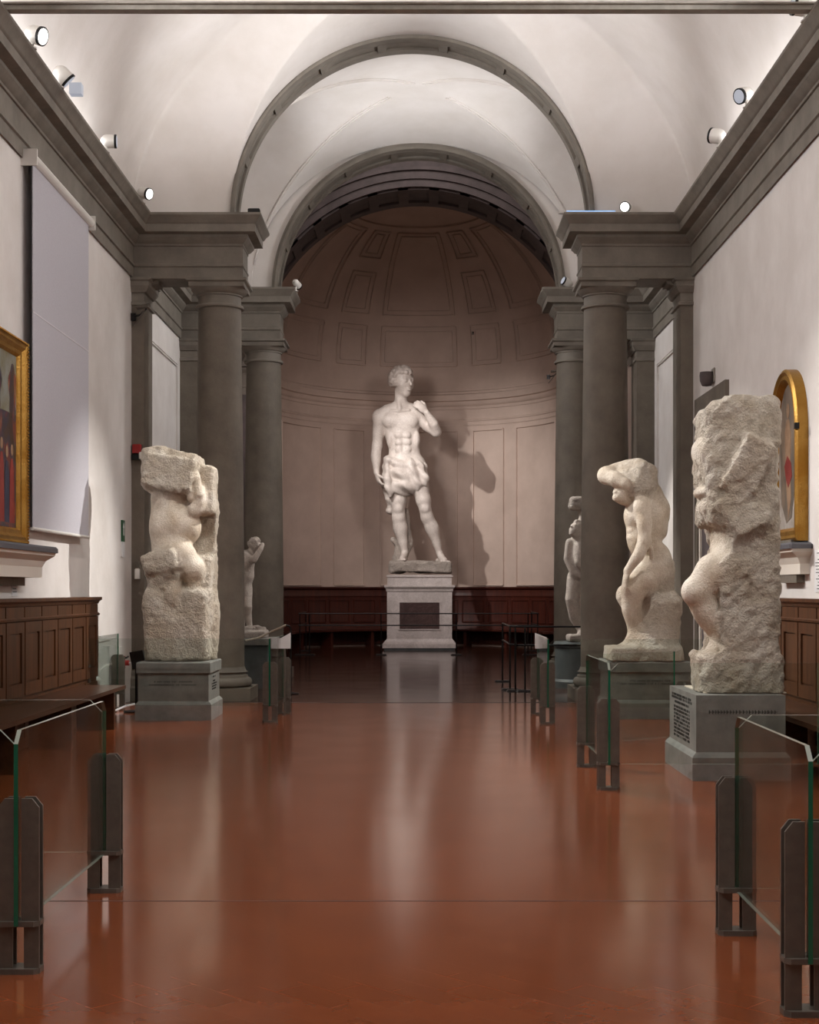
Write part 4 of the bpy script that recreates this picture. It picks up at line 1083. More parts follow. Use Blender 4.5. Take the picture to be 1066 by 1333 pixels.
# ---- pedestals of the big blocks
def pedestal(x, y, w, d, label, cap=True, mat='plinth', seed=1, side=1, z=.665, baseh=.18):
    t = empty('statue_pedestal', (x, y, 0), label, 'pedestal')
    def rg(prof): return [[(-w - o, -d - o, zz), (w + o, -d - o, zz), (w + o, d + o, zz), (-w - o, d + o, zz)] for o, zz in prof]
    MB().loft(rg([(.035, 0), (.035, baseh), (.02, baseh + .02), (.005, baseh + .035), (0, baseh + .04), (0, z - (.13 if cap else .0))])).build('die', M[mat], t)
    if cap: MB().loft(rg([(.018, z - .13), (.022, z - .12), (.022, z - .012), (.012, z)])).build('cap', M[mat], t)
    if cap: inscription(t, -w * .7, w * .7, -d - .0015, [(.43, .78), (.395, 1.0)], seed)
    else:
        inscription(t, -w * .8, w * .9, -d - .0015, [(.52, .9)], seed, ch=.022)
        inscription(t, -d * .7, d * .8, -w - .0005, [(.60, 1), (.575, 1), (.54, .7)] + [(.50 - .03 * i, .8) for i in range(9)], seed + 1, 'y', ch=.016)
    if cap: inscription(t, -d * .5, d * .5, w + .0005, [(.47, .5), (.42, .4), (.39, .9), (.36, .8), (.33, .8)], seed + 3, 'y', ch=.014)
    return t
pedestal(-2.80, 17.12, .40, .45, 'grey stone pedestal with a two-line inscription under the squared-headed block, left', seed=2)
pedestal(2.66, 17.28, .46, .42, 'grey stone pedestal with a two-line inscription under the arm-over-head figure, right', seed=4)
pedestal(2.52, 12.02, .35, .60, 'plain grey pedestal with an inscribed left face under the tallest rough block, right', cap=False, seed=6, mat='plinth')
# ------------------------------------------------------------------ glass barriers
def make_post(loc, label, group='posts of the glass barriers'):
    t = empty('barrier_post', loc, label, 'post', group)
    for sx in (-1, 1):
        for sy in (-1, 1):
            a, b, c = sx * .0115, sx * .081, sx * .022
            poly = [(c, .0), (b, .0), (b, .645), (b - sx * .028, .68), (a, .68), (a, .205), (c, .185)]
            mb = MB(); lo = min(sy * .022, sy * .034); mb.prism(poly, 'y', lo, lo + .012)
            mb.build('side_plate', M['post'], t)
    for nm, z0, z1 in (('shelf_plate', .185, .205), ('base_plate', .0, .022)):
        o = [(-.084, -.03), (-.064, -.052), (.064, -.052), (.084, -.03), (.084, .03), (.064, .052), (-.064, .052), (-.084, .03)]
        MB().prism([(x, y) for x, y in o], 'z', z0, z1).build(nm, M['post'], t)
    mb = MB()
    for sx in (-1, 1):
        mb.box(sx * .018 - .004, sx * .018 + .004, -.022, .022, .2, .66)
    mb.build('clamp_rail', M['post'], t)
    return t
posts = [(-1.555, 5.70, 'dark metal barrier post at the lower left corner of the picture'),
         (-1.55, 7.22, 'dark metal barrier post second from the front on the left of the aisle'),
         (-1.67, 16.40, 'dark metal barrier post right of the left inscribed pedestal, the nearer one'),
         (-1.62, 17.55, 'dark metal barrier post right of the left inscribed pedestal, the farther one'),
         (1.36, 5.13, 'dark metal barrier post at the lower right corner of the picture'),
         (1.375, 6.33, 'dark metal barrier post in front of the tallest block, second from the right edge'),
         (1.415, 10.9, 'dark metal barrier post left of the tallest block, nearer of its pair'),
         (1.415, 12.3, 'dark metal barrier post left of the tallest block, farther of its pair'),
         (1.43, 16.2, 'dark metal barrier post nearest the round pedestal, right of the aisle'),
         (1.42, 17.45, 'dark metal barrier post farthest back on the right, beside the black railing')]
p0 = None
for x, y, lb in posts:
    if p0 is None: p0 = make_post((x, y, 0), lb)
    else: dup(p0, (x, y, 0), 0, lb)
dup(p0, (2.36, 13.0, 0), 0, 'dark metal barrier post tucked behind the inscribed left face of the tallest block\'s pedestal')
dup(p0, (XL + .1, 16.4, 0), 0, 'dark metal barrier post against the left wall at the end of the panelling')
dup(p0, (XL + .1, 18.3, 0), 0, 'dark metal barrier post against the left wall by the red hose valve')

def glass(p, q, label, z0=.19, z1=.945, th=.017, cp=.0, cq=.0):
    """upright sheet from p to q; cp, cq cut the top corners"""
    P_, Q_ = Vector((p[0], p[1], 0)), Vector((q[0], q[1], 0)); L = (Q_ - P_).length; d = (Q_ - P_).normalized(); n = Vector((-d.y, d.x, 0))
    poly = [(0, z0), (L, z0)] + ([(L, z1 - cq), (L - cq, z1)] if cq else [(L, z1)]) + ([(cp, z1), (0, z1 - cp)] if cp else [(0, z1)])
    K = len(poly); vv = []
    for s_ in (-1, 1): vv += [tuple(d * (u - L / 2) + n * (s_ * th / 2) + Vector((0, 0, w))) for u, w in poly]
    ff = [tuple(range(K)), tuple(range(K, 2 * K))] + [(i, (i + 1) % K, K + (i + 1) % K, K + i) for i in range(K)]
    ms = [0, 0]
    for i in range(K):
        a, b = poly[i], poly[(i + 1) % K]; ms.append(1 if abs(a[0] - b[0]) < 1e-6 else 2)
    mb = MB().add(vv, ff, ms); o = mb.build('glass_panel', [M['glass'], M['glass_edge'], M['glass_top']])
    o.location = (P_ + Q_) / 2
    tag(o, label, 'glass panel', 'sheets of the glass barriers'); return o
g = .012
glass((-1.555, 5.635), (-1.55, 7.20), 'clear glass sheet along the aisle between the two front left posts', cp=.05, cq=.05)
glass((-1.575, 5.70), (-3.17, 5.70), 'clear glass sheet running off the left edge from the front left post', cp=.06)
glass((-1.57, 7.24), (-3.17, 7.24), 'clear glass sheet between the second left post and the left wall', cp=.06)
glass((-1.69, 16.40), (XL + .12, 16.40), 'wide clear glass sheet before the left inscribed pedestal', cp=.06)
glass((-1.67, 16.34), (-1.62, 17.52), 'clear glass sheet along the aisle beside the left inscribed pedestal', cq=.05)
glass((XL + .1, 16.42), (XL + .1, 18.3), 'clear glass sheet close to the left wall, by the hose valve')
glass((1.36, 5.065), (1.375, 6.31), 'clear glass sheet along the aisle between the two front right posts', cp=.05, cq=.05)
glass((1.39, 6.36), (XR - .72, 6.36), 'clear glass sheet running off the right edge in front of the tallest block', cp=.06)
glass((1.38, 5.13), (2.95, 5.13), 'clear glass sheet off the right edge at the front right post', cp=.06)
glass((1.415, 10.84), (1.415, 12.28), 'clear glass sheet along the aisle beside the tallest block', cp=.05, cq=.05)
glass((1.43, 10.9), (XR - .72, 10.9), 'clear glass sheet standing before the tallest block\'s pedestal', cp=.06)
glass((1.43, 12.33), (2.27, 12.97), 'short clear glass sheet between post and the tallest block\'s pedestal')
glass((1.45, 16.2), (XR - .05, 16.2), 'wide clear glass sheet in front of the right inscribed pedestal', cp=.06)
glass((1.43, 16.14), (1.42, 17.42), 'clear glass sheet along the aisle between the farthest right posts', cq=.05)

# tilted caption boards by the far posts
for sx, lb in ((-1, 'tilted pale caption board on the farther left post pair'), (1, 'tilted pale caption board on the farther right post pair')):
    t = empty('caption_board', (sx * 1.58 if sx < 0 else 1.44, 17.2, 0), lb, 'sign', 'caption boards')
    mb = MB(); mb.prism([(-.07, .80), (.07, .80), (.07, .985), (-.07, .91)] if sx < 0 else [(-.07, .80), (.07, .80), (.07, .93), (-.07, .985)], 'y', -.01, .01); mb.build('board', M['card'], t)
    MB().box(-.012, .012, .0, .02, .0, .8).build('stem', M['post'], t)

# ------------------------------------------------------------------ black railings
def railing(loc, pts, posts_, label):
    t = empty('black_railing', loc, label, 'railing', None)
    for nm, z in (('top_rail', .95), ('mid_rail', .68)):
        MB().tube([(x, y, z) for x, y in pts], .014, 8).build(nm, M['black'], t)
    for x, y in posts_:
        MB().tube([(x, y, .02), (x, y, .95)], .014, 8).build('rail_post', M['black'], t)
        MB().bbox(x - .13, x + .13, y - .10, y + .10, .0, .025, .02).build('foot_plate', M['black'], t)
    return t
railing((0, 33.4, 0), [(-2.75, 2.2), (-2.75, 0), (2.75, 0), (2.75, 2.2)], [(-2.72, 0), (-2.5, .0), (-.86, .0), (.86, 0), (2.5, .0), (2.72, 0), (-2.75, 2.2), (2.75, 2.2)], 'long low black railing in front of the veined marble pedestal')
railing((1.36, 21.4, 0), [(1.7, .02), (.1, .02), (0, .3), (.0, 2.3)], [(.06, .06), (.0, .35), (.2, .02), (0, 2.3)], 'low black railing around the round pedestal on the right')
t = empty('rope_barrier', (-1.95, 20.9, 0), 'pale rope slung from a thin stand beside the front left column', 'rope barrier')
MB().tube([(.12, 0, .02), (.12, 0, .93), (.10, 0, .97), (.05, 0, .985)], .012, 8).lathe([(.12, 0), (.12, .015), (.03, .03)], cx=.12).build('stand', M['black'], t)
MB().tube([(.05, 0, .985), (-.15, .05, .90), (-.35, .12, .80), (-.55, .2, .76)], .014, 8).build('rope', M['marble_warm'], t)

# ------------------------------------------------------------------ walnut dado and benches of the hall
def dado(wx, sg, y0, y1, label, seg=.62):
    """sg=+1: stands against the left wall and faces +X"""
    t = empty('wall_panelling', (wx, y1, 0), label, 'panelling')
    X = lambda a: sg * a
    L = y1 - y0
    def bx(mb, a0, a1, b0, b1, z0, z1): mb.box(min(X(a0), X(a1)), max(X(a0), X(a1)), b0 - y1, b1 - y1, z0, z1)
    mb = MB(); bx(mb, .01, .16, y0, y1, .0, 1.34); mb.build('carcass', M['wood'], t)
    n = int(round(L / seg)); sl = L / n
    for k in range(n):
        b0 = y0 + k * sl; b1 = b0 + sl; mb = MB()
        for a, b, c, d in ((b0 + .015, b0 + .105, .50, 1.19), (b1 - .105, b1 - .015, .50, 1.19), (b0 + .105, b1 - .105, .50, .62), (b0 + .105, b1 - .105, 1.09, 1.19)):
            bx(mb, .158, .185, a, b, c, d)
        bx(mb, .158, .172, b0 + .12, b1 - .12, .635, 1.075)
        bx(mb, .158, .18, b0 + .015, b1 - .015, 1.23, 1.33); bx(mb, .158, .18, b0 + .015, b1 - .015, .10, .45)
        if k >= n - 12: mb.build('panel', M['wood'], t)
        else: mb.build('panel', M['wood'], t)
    P0, P1 = (X(0.0), y0 - y1), (X(.16), 0.0)
    prof = [(0, 1.19), (.03, 1.20), (.035, 1.22), (.015, 1.235)]
    path = [(X(.16), y0 - y1), (X(.16), 0), (X(.01), 0)]
    MB().sweep(path, prof, side=1 if sg > 0 else -1).build('rail_moulding', M['wood'], t)
    prof = [(0, 1.33), (.02, 1.335), (.03, 1.36), (.055, 1.38), (.055, 1.41), (-.16, 1.41)]
    MB().sweep(path, prof, side=1 if sg > 0 else -1).build('cornice', M['wood'], t)
    b = tag(MB().box(min(wx + sg * .19, wx + sg * .68), max(wx + sg * .19, wx + sg * .68), y0, y1 - .9 * (sg > 0), .415, .455).build('bench_seat', M['wood_h']), None)
    return b
bl = dado(XL, 1, -2.0, 16.8, 'brown walnut panelling along the foot of the left wall')
bl.name = 'long_bench'; tag(bl, 'long dark wooden bench below the panelling on the left', 'bench')
br_ = dado(XR, -1, -2.0, 15.4, 'brown walnut panelling along the foot of the right wall')
br_.name = 'long_bench'; tag(br_, 'long dark wooden bench below the panelling on the right', 'bench')
for b, sg, wx, ye in ((bl, 1, XL, 15.6), (br_, -1, XR, 15.0)):
    for k in range(9):
        y = ye - k * 1.9; q = MB(); q.box(min(wx + sg * .22, wx + sg * .62), max(wx + sg * .22, wx + sg * .62), y - .04, y + .04, 0, .415); q.build('leg', M['wood_h'], b)

# ------------------------------------------------------------------ roller blind
t = empty('roller_blind', (XL + .1, 15.5, 0), 'pale grey roller blind hanging flat on the left wall', 'blind')
MB().box(-.004, .004, -1.25, 1.15, 2.10, 5.68).build('fabric', M['blind'], t)
MB().tube([(0, -1.3, 5.70), (0, 1.25, 5.70)], .055, 16).build('roller', M['white_metal'], t)
MB().tube([(.0, -1.28, 2.09), (.0, 1.17, 2.09)], .018, 10).build('bottom_bar', M['white_metal'], t)
MB().box(.004, .008, -1.25, 1.15, 4.20, 4.212).build('seam', M['cloth_line'], t)
MB().tube([(0, -1.29, 2.1), (0, -1.29, 5.7)], .006, 6).build('guide_cable', M['black'], t)
for y in (-1.3, 1.25): MB().box(-.1, .06, y - .015, y + .015, 5.62, 5.78).build('bracket', M['white_metal'], t)

# ------------------------------------------------------------------ paintings and shelves
def rect_ring(mb, y0, y1, z0, z1, prof):
    """moulded frame on the plane x=0, profile (inset from outer edge, x)"""
    rings = []
    for (a, b) in ((0, 0), (1, 0), (1, 1), (0, 1), (0, 0)):
        rings.append([(x, (y1 - i) if a else (y0 + i), (z1 - i) if b else (z0 + i)) for i, x in prof])
    n = len(prof); vv = [p for r_ in rings for p in r_]; ff = []
    for i in range(4):
        for j in range(n - 1): ff.append((i * n + j, i * n + j + 1, (i + 1) * n + j + 1, (i + 1) * n + j))
    mb.add(vv, ff)
t = empty('framed_painting', (XL, 13.2, 0), 'dark figure painting in an ornate gilt frame at the left edge', 'painting')
y0, y1, z0, z1 = -.95, .82, 1.92, 3.86
mb = MB(); rect_ring(mb, y0, y1, z0, z1, [(0, 0), (0, .10), (.02, .125), (.045, .11), (.07, .115), (.10, .085), (.135, .08), (.15, .06), (.16, .04)]); mb.build('gilt_frame', M['gold'], t)
mb = MB()
for k in range(64):
    z = z0 + .03 + k * (z1 - z0 - .06) / 63
    mb.lathe([(.0, -.012), (.011, -.006), (.011, .006), (0, .012)], .125, y1 - .022, z, 6)
for k in range(50):
    y = y0 + .03 + k * (y1 - y0 - .06) / 49
    for z in (z0 + .022, z1 - .022): mb.lathe([(.0, -.012), (.011, -.006), (.011, .006), (0, .012)], .125, y, z, 6)
mb.build('beading', M['gold'], t)
cv = MB().box(.02, .045, y0 + .14, y1 - .14, z0 + .14, z1 - .14).build('canvas', M['paint_dark'], t)
mb = MB().box(.045, .0465, y0 + .15, y1 - .15, 3.15, z1 - .15); mb.build('painted_sky', M['paint_sky'], cv)
rs = random.Random(4)
for k in range(9):
    yc = y1 - .30 - k * .17; h = rs.uniform(2.75, 2.98); w = .085
    for nm, mt, pts in (('painted_robe', M['paint_blue'] if k % 2 else M['paint_red'], [(yc - w, 2.12), (yc + w, 2.12), (yc + w * .8, h - .2), (yc + .03, h - .08), (yc - .03, h - .08), (yc - w * .8, h - .2)]),
                        ('painted_head', M['paint_flesh'], [(yc + .04 * math.cos(a), h + .055 * math.sin(a)) for a in [2 * PI * i / 12 for i in range(12)]])):
        MB().prism(pts, 'x', .0465, .048 + .0003 * k).build(nm, mt, cv)
for k in range(3):
    yc = y1 - .28 - k * .5; pts = [(yc + .13 * math.cos(a) * (1 + .25 * math.sin(5 * a)), 3.36 + .26 * math.sin(a)) for a in [2 * PI * i / 24 for i in range(24)]]
    MB().prism(pts, 'x', .0462, .0475).build('painted_tree', M['paint_dark'], cv)

def shelf(x, y, sg, w, dep, z, label):
    t = empty('wall_console', (x, y, 0), label, 'shelf', None)
    def bxx(a0, a1, b0, b1, c, d): return MB().box(min(sg * a0, sg * a1), max(sg * a0, sg * a1), b0, b1, c, d)
    o = MB().bbox(min(0, sg * dep), max(0, sg * dep), -w, w, z - .06, z, .02); o.build('slate_top', M['shelftop'], t)
    prof = [(dep - .02, z - .06), (dep - .03, z - .09), (dep - .10, z - .14), (dep - .13, z - .20), (dep - .13, z - .30)]
    rg = [[(0, -w + (dep - a), zz), (sg * a, -w + (dep - a), zz), (sg * a, w - (dep - a), zz), (0, w - (dep - a), zz)] for a, zz in prof]
    MB().loft(rg).build('corbel', M['wallshelf'], t)
    MB().box(min(0, sg * .08), max(0, sg * .08), -w + .3, w - .3, z - .38, z - .30).build('bracket', M['stone'], t)
    return t
shelf(XL, 13.2, 1, 1.15, .33, 1.91, 'white wall shelf with a slate top beneath the large gilt-framed painting, left')
shelf(XR, 14.35, -1, .66, .22, 1.94, 'white wall shelf with a slate top beneath the arched painting, right')

def arched(y0, y1, z0, z1, ins, n=28):
    a, b = y0 + ins, y1 - ins; yc = (a + b) / 2; hwd = (b - a) / 2; R = hwd; top = z1 - ins; rise = (y1 - y0) * .42
    zs = z1 - (y1 - y0) * .62
    pts = [(a, z0 + ins), (b, z0 + ins)]
    for i in range(n + 1):
        t_ = PI * i / n; pts.append((yc + hwd * math.cos(t_), zs + (top - zs) * math.sin(t_) ** .9))
    return pts
t = empty('framed_painting', (XR, 14.4, 0), 'tall arched panel painting in a gilt frame on the right wall', 'painting')
y0, y1, z0, z1 = -.54, .54, 1.96, 3.66
prof = [(0, 0), (0, -.10), (.03, -.12), (.06, -.10), (.10, -.11), (.13, -.07), (.14, -.04)]
rings = [[(x, u, w) for u, w in arched(y0, y1, z0, z1, i)] for i, x in prof]
MB().loft(rings, cap=False).build('gilt_frame', M['gold'], t, auto=35)
cv = MB().prism(arched(y0, y1, z0, z1, .12), 'x', -.045, -.02).build('canvas', M['paint_pale'], t)
def blob(nm, mt, pts, x): MB().prism(pts, 'x', -x, -.044).build(nm, mt, cv)
blob('painted_ground', M['paint_grey'], [(.30, 2.35), (.36, 2.9), (.36, 3.2), (.2, 3.48), (0, 3.52), (-.2, 3.46), (-.34, 3.2), (-.36, 2.8), (-.22, 2.5), (-.1, 2.2), (.1, 2.15)], .047)
blob('painted_figure', M['paint_flesh'], [(.02, 2.2), (.1, 2.5), (.14, 2.8), (.16, 3.05), (.09, 3.18), (.0, 3.18), (-.08, 3.02), (-.05, 2.7), (-.08, 2.4)], .049)
blob('painted_head', M['paint_flesh'], [(.04 + .055 * math.cos(a), 3.26 + .075 * math.sin(a)) for a in [2 * PI * i / 14 for i in range(14)]], .0495)
blob('painted_cloth', M['paint_red'], [(-.12, 2.60), (.02, 2.50), (.10, 2.58), (.17, 2.72), (.05, 2.82), (-.08, 2.74)], .051)
MB().box(-.13, -.09, y0 - .02, y0 + .03, 3.02, 3.08).build('wall_clip', M['black'], t)
MB().box(-.13, -.03, -.4, .4, 1.945, 1.975).build('lower_strip', M['stone'], t)

def card(x, y, sg, z0, z1, w, label):
    t = empty('wall_label', (x, y, 0), label, 'label', None)
    MB().box(min(0, sg * .01), max(0, sg * .01), -w, w, z0, z1).build('plate', M['card'], t)
    mb = MB(); n = int((z1 - z0) / .03); rs = random.Random(int(y * 10))
    for i in range(n - 1):
        if i == 1: continue
        z = z1 - .025 - i * .03; mb.box(min(sg * .01, sg * .0115), max(sg * .01, sg * .0115), -w * .8, -w * .8 + 1.6 * w * rs.uniform(.6, 1), z - .007, z)
    mb.build('lines_of_text', M['ink'], t)
card(XL, 13.95, 1, 1.43, 1.62, .09, 'small white caption card on the left wall just above the panelling')
card(XR, 13.45, -1, 1.47, 1.86, .16, 'white text panel on the right wall at the right edge')

# ------------------------------------------------------------------ stone door frame in the right wall
t = empty('stone_door_frame', (XR, 18.35, 0), 'dark grey stone door surround on the right wall behind the tallest block', 'door frame')
mb = MB()
mb.box(-.05, 0, -.95, .98, 3.76, 4.0); mb.box(-.05, 0, .78, .98, 0, 3.76); mb.box(-.05, 0, -.95, -.75, 0, 3.76)
mb.build('surround', M['stone'], t)
MB().box(-.02, 0, -.75, .78, 0, 3.76).build('door_leaf', M['stone_dark'], t)
MB().box(-.045, -.015, .62, .70, .0, 3.7).build('pale_jamb', M['wallshelf'], t)

# ------------------------------------------------------------------ small fittings
def sensor(loc, label):
    t = empty('wall_sensor', loc, label, 'sensor'); 
    MB().bbox(-.02, 0, -.09, .09, -.09, .09, .01).build('plate', M['beam'], t)
    MB().lathe([(.0, -.14), (.06, -.13), (.085, -.07), (.09, 0), (.085, .04), (0, .05)], -.09, 0, 0, 20).build('dome', M['stone_dark'], t, auto=40)
sensor((XR, 18.3, 4.18), 'small grey dome sensor on the right wall above the stone door surround')

def security_camera(loc, d, label):
    t = empty('security_camera', loc, label, 'camera', 'security cameras')
    dx, dy = d
    MB().box(-.04, .04, -.04, .0, -.05, .05).build('wall_plate', M['black'], t)
    MB().tube([(0, -.02, 0), (dx * .12, -.10, .02), (dx * .2, -.12, .10)], .014, 8).build('arm', M['black'], t)
    MB().tube([(dx * .06, -.06, .12), (dx * .24, -.16, .13)], .03, 12).tube([(0, -.03, -.14), (dx * .18, -.14, .08)], .010, 6).build('camera_body', M['post'], t)
security_camera((XL + .03, Y1 - .02, 5.16), (1, 0), 'small dark security camera on a bracket on the left pilaster')
security_camera((2.93, 33.0, 6.30), (1, 0), 'small dark security camera high beside the farther right column')
t = empty('apse_sensor', (.0, 0, 0), 'tiny pale sensor box on the apse wall above the statue', 'sensor')
p = at(616.5, 433, 38.95); t.location = p; MB().bbox(-.06, .06, -.06, .0, -.07, .07, .01).build('box', M['beam'], t); MB().bbox(-.03, .03, -.08, -.06, -.04, .02, .01).build('lens', M['black'], t)

t = empty('fire_alarm', (XL + .17, Y1 - .0, 3.3), 'red fire alarm beacon above a small black box on the left pilaster', 'alarm')
MB().bbox(-.15, -.03, -.07, 0, .03, .15, .01).build('red_beacon', M['red'], t); MB().bbox(-.16, .02, -.07, 0, -.06, .02, .01).build('black_box', M['black'], t); MB().bbox(-.05, .16, -.12, -.07, -.05, .04, .01).build('emergency_lamp', M['white_metal'], t)
t = empty('exit_sign', (XL, 19.05, 2.1), 'small upright green safety sign on the left wall beside the pilaster', 'sign')
MB().box(0, .02, -.08, .08, .02, .30).build('green_face', M['green'], t); MB().box(0, .018, -.08, .08, -.18, .02).build('pale_face', M['card'], t)
MB().prism([(-.05, .2), (0, .27), (.05, .2), (.02, .2), (.02, .1), (-.02, .1), (-.02, .2)], 'x', .02, .022).build('arrow', M['card'], t)
t = empty('sanitizer_dispenser', (XL + .085, Y1 - .0, 1.62), 'small clear hand sanitizer dispenser on the left pilaster', 'dispenser')
MB().bbox(-.035, .035, -.07, 0, .02, .16, .015).build('bottle', M['white_metal'], t); MB().box(-.02, .02, -.06, -.01, .16, .25).build('pump', M['post'], t)
t = empty('wall_socket', (XL, 18.9, .46), 'white electric socket plate low on the left wall behind the hose valve', 'socket'); MB().bbox(0, .015, -.08, .08, .0, .30, .005).build('plate', M['white_metal'], t)
t = empty('fire_hose_valve', (XL + .16, 18.6, .56), 'red valve with a white hose curving to the floor, low on the left wall', 'valve')
MB().tube([(-.16, 0, .0), (.02, 0, .0)], .035, 12).tube([(-.05, 0, -.07), (-.05, 0, .09)], .022, 10).build('valve_body', M['red'], t)
MB().tube([(-.1, -.05, .06), (.0, -.06, .07), (.0, .04, .08)], .012, 8).build('handle', M['black'], t)
pts = [(.02 + .0, 0, 0)] + [(.02 + .30 * math.sin(a), -.02 * a, -.28 + .28 * math.cos(a)) for a in [PI * i / 18 for i in range(1, 15)]] + [(.05, -.4, -.52), (.0, -.9, -.545), (-.04, -1.6, -.545)]
MB().tube(pts, .013, 8).build('hose', M['grout'], t)
t = empty('monitor_panel', (-3.5, 17.75, 0), 'black tilted panel lamp standing behind the left inscribed pedestal', 'lamp')
MB().prism([(.02, .52), (.18, .55), (.14, .76), (-.02, .73)], 'y', 0, .05).build('panel', M['black'], t); MB().box(.05, .08, .0, .03, 0, .56).lathe([(.15, 0), (.15, .02), (.02, .03)], .06, .01).build('stand', M['black'], t)

# ------------------------------------------------------------------ spotlights on the cornices
def spotlight(loc, aim, label, lit=True, r=.07, L=.15):
    t = empty('spotlight', loc, label, 'spotlight', 'spotlights on the cornices')
    d = Vector(aim).normalized(); z = Vector((0, 0, 1)); h = .12
    c = Vector((d.x * .03, d.y * .03, h + .01)); a = c - d * L * .5; b = c + d * L * .5
    MB().tube([(0, 0, 0), (0, 0, h * .9)], .016, 8).lathe([(.04, 0), (.04, .012), (.015, .02)]).build('bracket', M['white_metal'], t)
    n = 9; pts = [a - d * .02 + d * (L + .02) * i / n for i in range(n + 1)]
    hs = MB().tube(pts, [r * .35, r * .7, r * .88, r * .95] + [r] * 6, 20).build('housing', M['white_metal'], t, auto=40)
    MB().tube([b - d * .012, b + d * .012], [r * 1.04, r * 1.04], 20).build('rim', M['black'], hs)
    MB().tube([b + d * .008, b + d * .015], [r * .86, r * .86], 20).build('lens', M['lens_on'] if lit else M['lens_dim'], hs)
    return t
EX = .285
spotlight((XL + EX, 13.55, ZS), (.75, -.25, -.25), 'lit white spotlight nearest the camera on the left cornice', True, .085)
t = spotlight((XL + EX, 14.6, ZS), (.55, .2, -.55), 'white spotlight with a hanging square lens, second on the left cornice', False, .085)
MB().box(.10, .22, -.05, .05, -.07, .04).build('square_filter', M['lens_dim'], t)
spotlight((XL + EX, 16.75, ZS), (.95, .1, .0), 'white spotlight third along the left cornice, turned right', False, .075)
spotlight((XL + EX, 18.95, ZS), (.75, -.4, -.25), 'lit white spotlight at the corner of the left cornice', True, .075)
spotlight((XR - EX, 12.9, ZS), (-.9, -.1, .1), 'white spotlight nearest the top right corner on the right cornice', False, .08)
spotlight((XR - EX, 15.2, ZS), (-.8, -.5, -.35), 'white spotlight with a dark lens, second on the right cornice', False, .08)
spotlight((XR - EX, 16.55, ZS), (-.7, .5, .25), 'white spotlight facing away, third on the right cornice', False, .085)
spotlight((2.78, Y1 - .12, ZS - .03), (-.3, -.9, -.2), 'lit spotlight on the right cornice ledge over the nearer arch', True, .07)
spotlight((2.50, Y2 - .12, ZS - .03), (-.7, -.3, .3), 'small white spotlight on the cornice of the farther right column', False, .07)
spotlight((-2.05, Y2 - .1, ZS - .04), (.3, .7, -.3), 'small spotlight on the cornice of the farther left column', False, .06)
t = tag(MB().bbox(-2.28, -2.12, Y1 - .22, Y1 - .1, ZS, ZS + .07, .01).build('junction_box', M['black']), 'small black box on the cornice ledge left of the nearer arch', 'box')
# long slim lamp lying on the ledge over the nearer right column
t = empty('strip_lamp', (2.12, Y1 - .2, ZS), 'slim bluish strip lamp lying on the ledge over the front right column', 'lamp')
MB().box(-.25, .75, -.03, .03, 0, .02).build('tray', M['white_metal'], t); MB().box(-.15, .5, -.02, .02, .02, .035).build('tube', M['blue_lamp'], t)
# ------------------------------------------------------------------ light
def area(name, loc, rot, sx, sy, e, col=(1, 1, 1), spread=None):
    l = bpy.data.lights.new(name, 'AREA'); l.shape = 'RECTANGLE'; l.size = sx; l.size_y = sy; l.energy = e; l.color = col
    if spread: l.spread = spread
    o = bpy.data.objects.new(name, l); COL.objects.link(o); o.location = loc; o.rotation_euler = rot; return o
def spot(name, loc, target, e, ang, blend=.5, col=(1, .95, .88), r=.05):
    l = bpy.data.lights.new(name, 'SPOT'); l.energy = e; l.spot_size = math.radians(ang); l.spot_blend = blend; l.color = col; l.shadow_soft_size = r
    o = bpy.data.objects.new(name, l); COL.objects.link(o); o.location = loc
    d = Vector(target) - Vector(loc); o.rotation_euler = d.to_track_quat('-Z', 'Y').to_euler(); return o
W = bpy.data.worlds.new('world'); SC.world = W; W.use_nodes = True
W.node_tree.nodes['Background'].inputs[0].default_value = (0, 0, 0, 1)
neutral = (1, .985, .985)
# cove strips lying on the cornices, shining upwards
for x in (XL + .15, XR - .15):
    area('cove_strip', (x, 6.6, ZS + .03), (PI, 0, 0), .06, 21, 70, neutral)
for sg in (-1, 1):
    spot('up_beam', (sg * 3.4, Y1b + .5, 6.75), (-sg * 1.9, 23.0, 8.6), 400, 80, 1, neutral, .1)
    spot('up_beam', (sg * 3.4, Y2 - .5, 6.75), (-sg * 1.9, 21.2, 8.6), 220, 80, 1, neutral, .1)
# uplights throwing bright patches on the end of the vault
spot('up_beam', (XL + .3, 13.5, 6.75), (1.6, 18.2, 9.1), 2700, 38, 1, neutral, .12)
spot('up_beam', (XR - .3, 13.5, 6.75), (-1.8, 18.2, 9.1), 2700, 38, 1, neutral, .12)
for sg, x in ((1, XL + .3), (-1, XR - .3)):
    spot('up_beam', (x, 10.5, 6.75), (XC + sg * .6, 15.5, 9.1), 420, 75, 1, neutral, .12)  # added broad uplights that brighten the vault as a whole
# wide washes from each cornice on to the opposite wall
for y, e in ((4.0, 620), (9.0, 620), (14.0, 460)):
    spot('wall_wash', (XL + .3, y, 6.8), (XR, y + .5, 2.9), e, 100, 1, neutral, .12)
    spot('wall_wash', (XR - .3, y, 6.8), (XL, y + .5, 2.9), e * .85, 100, 1, neutral, .12)
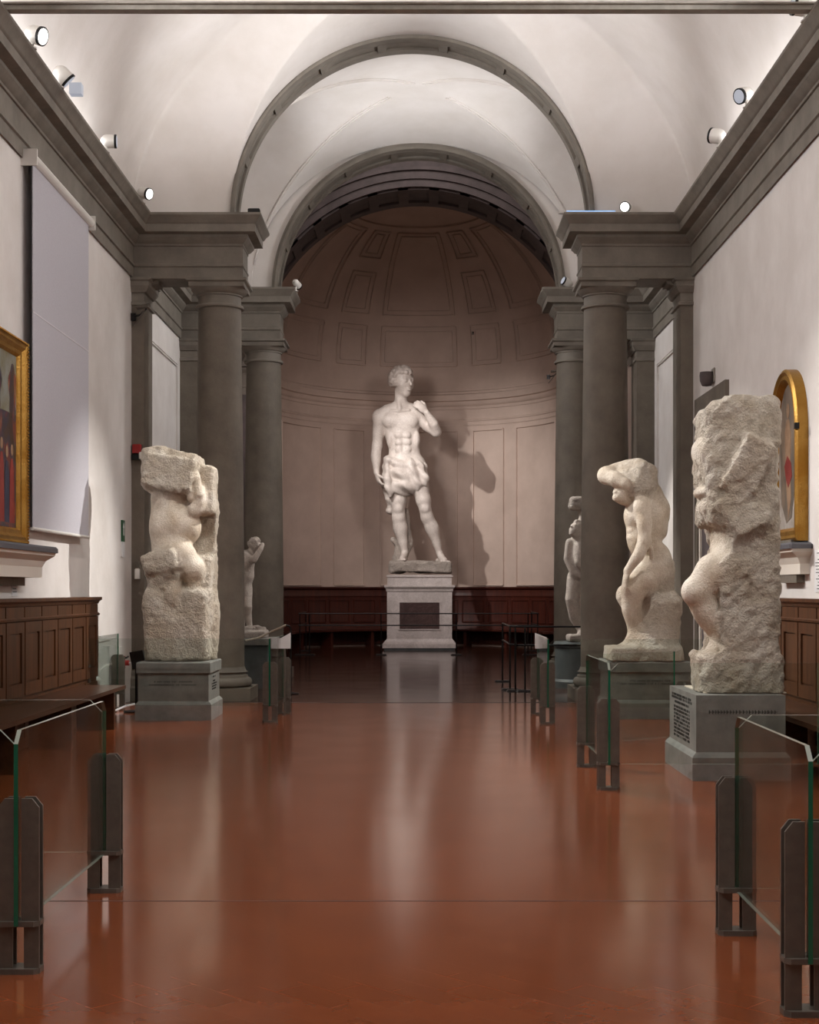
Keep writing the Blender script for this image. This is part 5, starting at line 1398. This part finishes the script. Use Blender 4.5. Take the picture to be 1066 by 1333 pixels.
# added washes to brighten the side walls of the bay
spot('wall_wash', (3.4, 22.3, 6.8), (BL, 22.6, 3.6), 600, 70, 1, neutral, .1)
spot('wall_wash', (-3.4, 22.3, 6.8), (BR, 22.6, 3.6), 600, 70, 1, neutral, .1)
# spotlights on the cornices, plus an added fill under the tie beam
warm = (1, .96, .91)
spot('spot_beam', (2.75, Y1 - .3, 6.75), (-2.75, 17.1, 1.8), 2600, 34, .9, warm)
spot('spot_beam', (-3.35, 19.0, 6.75), (2.5, 17.2, 1.9), 2200, 36, .8, warm)
spot('spot_beam', (-3.3, 16.9, 6.8), (2.5, 12.2, 1.9), 2500, 40, .8, warm)
spot('spot_beam', (-3.3, 14.0, 6.8), (2.6, 17.2, 1.8), 350, 34, 1, warm)
spot('spot_beam', (3.2, 8.0, 6.8), (2.5, 12.0, 1.6), 260, 34, 1, warm)
spot('spot_beam', (-1.5, 12.63, 6.45), (-2.8, 17.0, 1.9), 520, 34, 1, warm)  # added fill for the front of the left block, no fixture here
# light on the statue, added soft fills for the apse wall, skylight over the crossing
spot('spot_beam', (-3.35, 30.9, 8.6), (0.1, 36.6, 4.6), 2000, 52, 1, (1, .94, .90), .08)
spot('spot_beam', (-1.95, Y2 - .1, 6.78), (0.2, 36.6, 5.2), 700, 16, 1, (1, .95, .92), .1)
spot('spot_beam', (2.6, Y2b + .3, 6.8), (0, 38.5, 2.6), 700, 62, 1, (1, .86, .82), .7)  # this and the next are added wide fills, no fixtures here
spot('spot_beam', (-2.6, Y2b + .3, 6.8), (0, 38.5, 2.6), 1300, 62, 1, (1, .86, .82), .7)
area('skylight', (0, 28.6, 11.7), (0, 0, 0), 3, 3, 150, (1, .90, .86))
# unseen overhead area fill, added to light the hall nearer the camera
area('hall_fill', (0, 3.0, 8.6), (0, 0, 0), 3, 5, 130, neutral)
spot('spot_beam', (-2.1, Y2 - .3, 6.75), (2.5, 22.3, 2.0), 1500, 36)
spot('spot_beam', (2.1, Y2 - .3, 6.75), (-2.6, 22.3, 2.0), 400, 36)
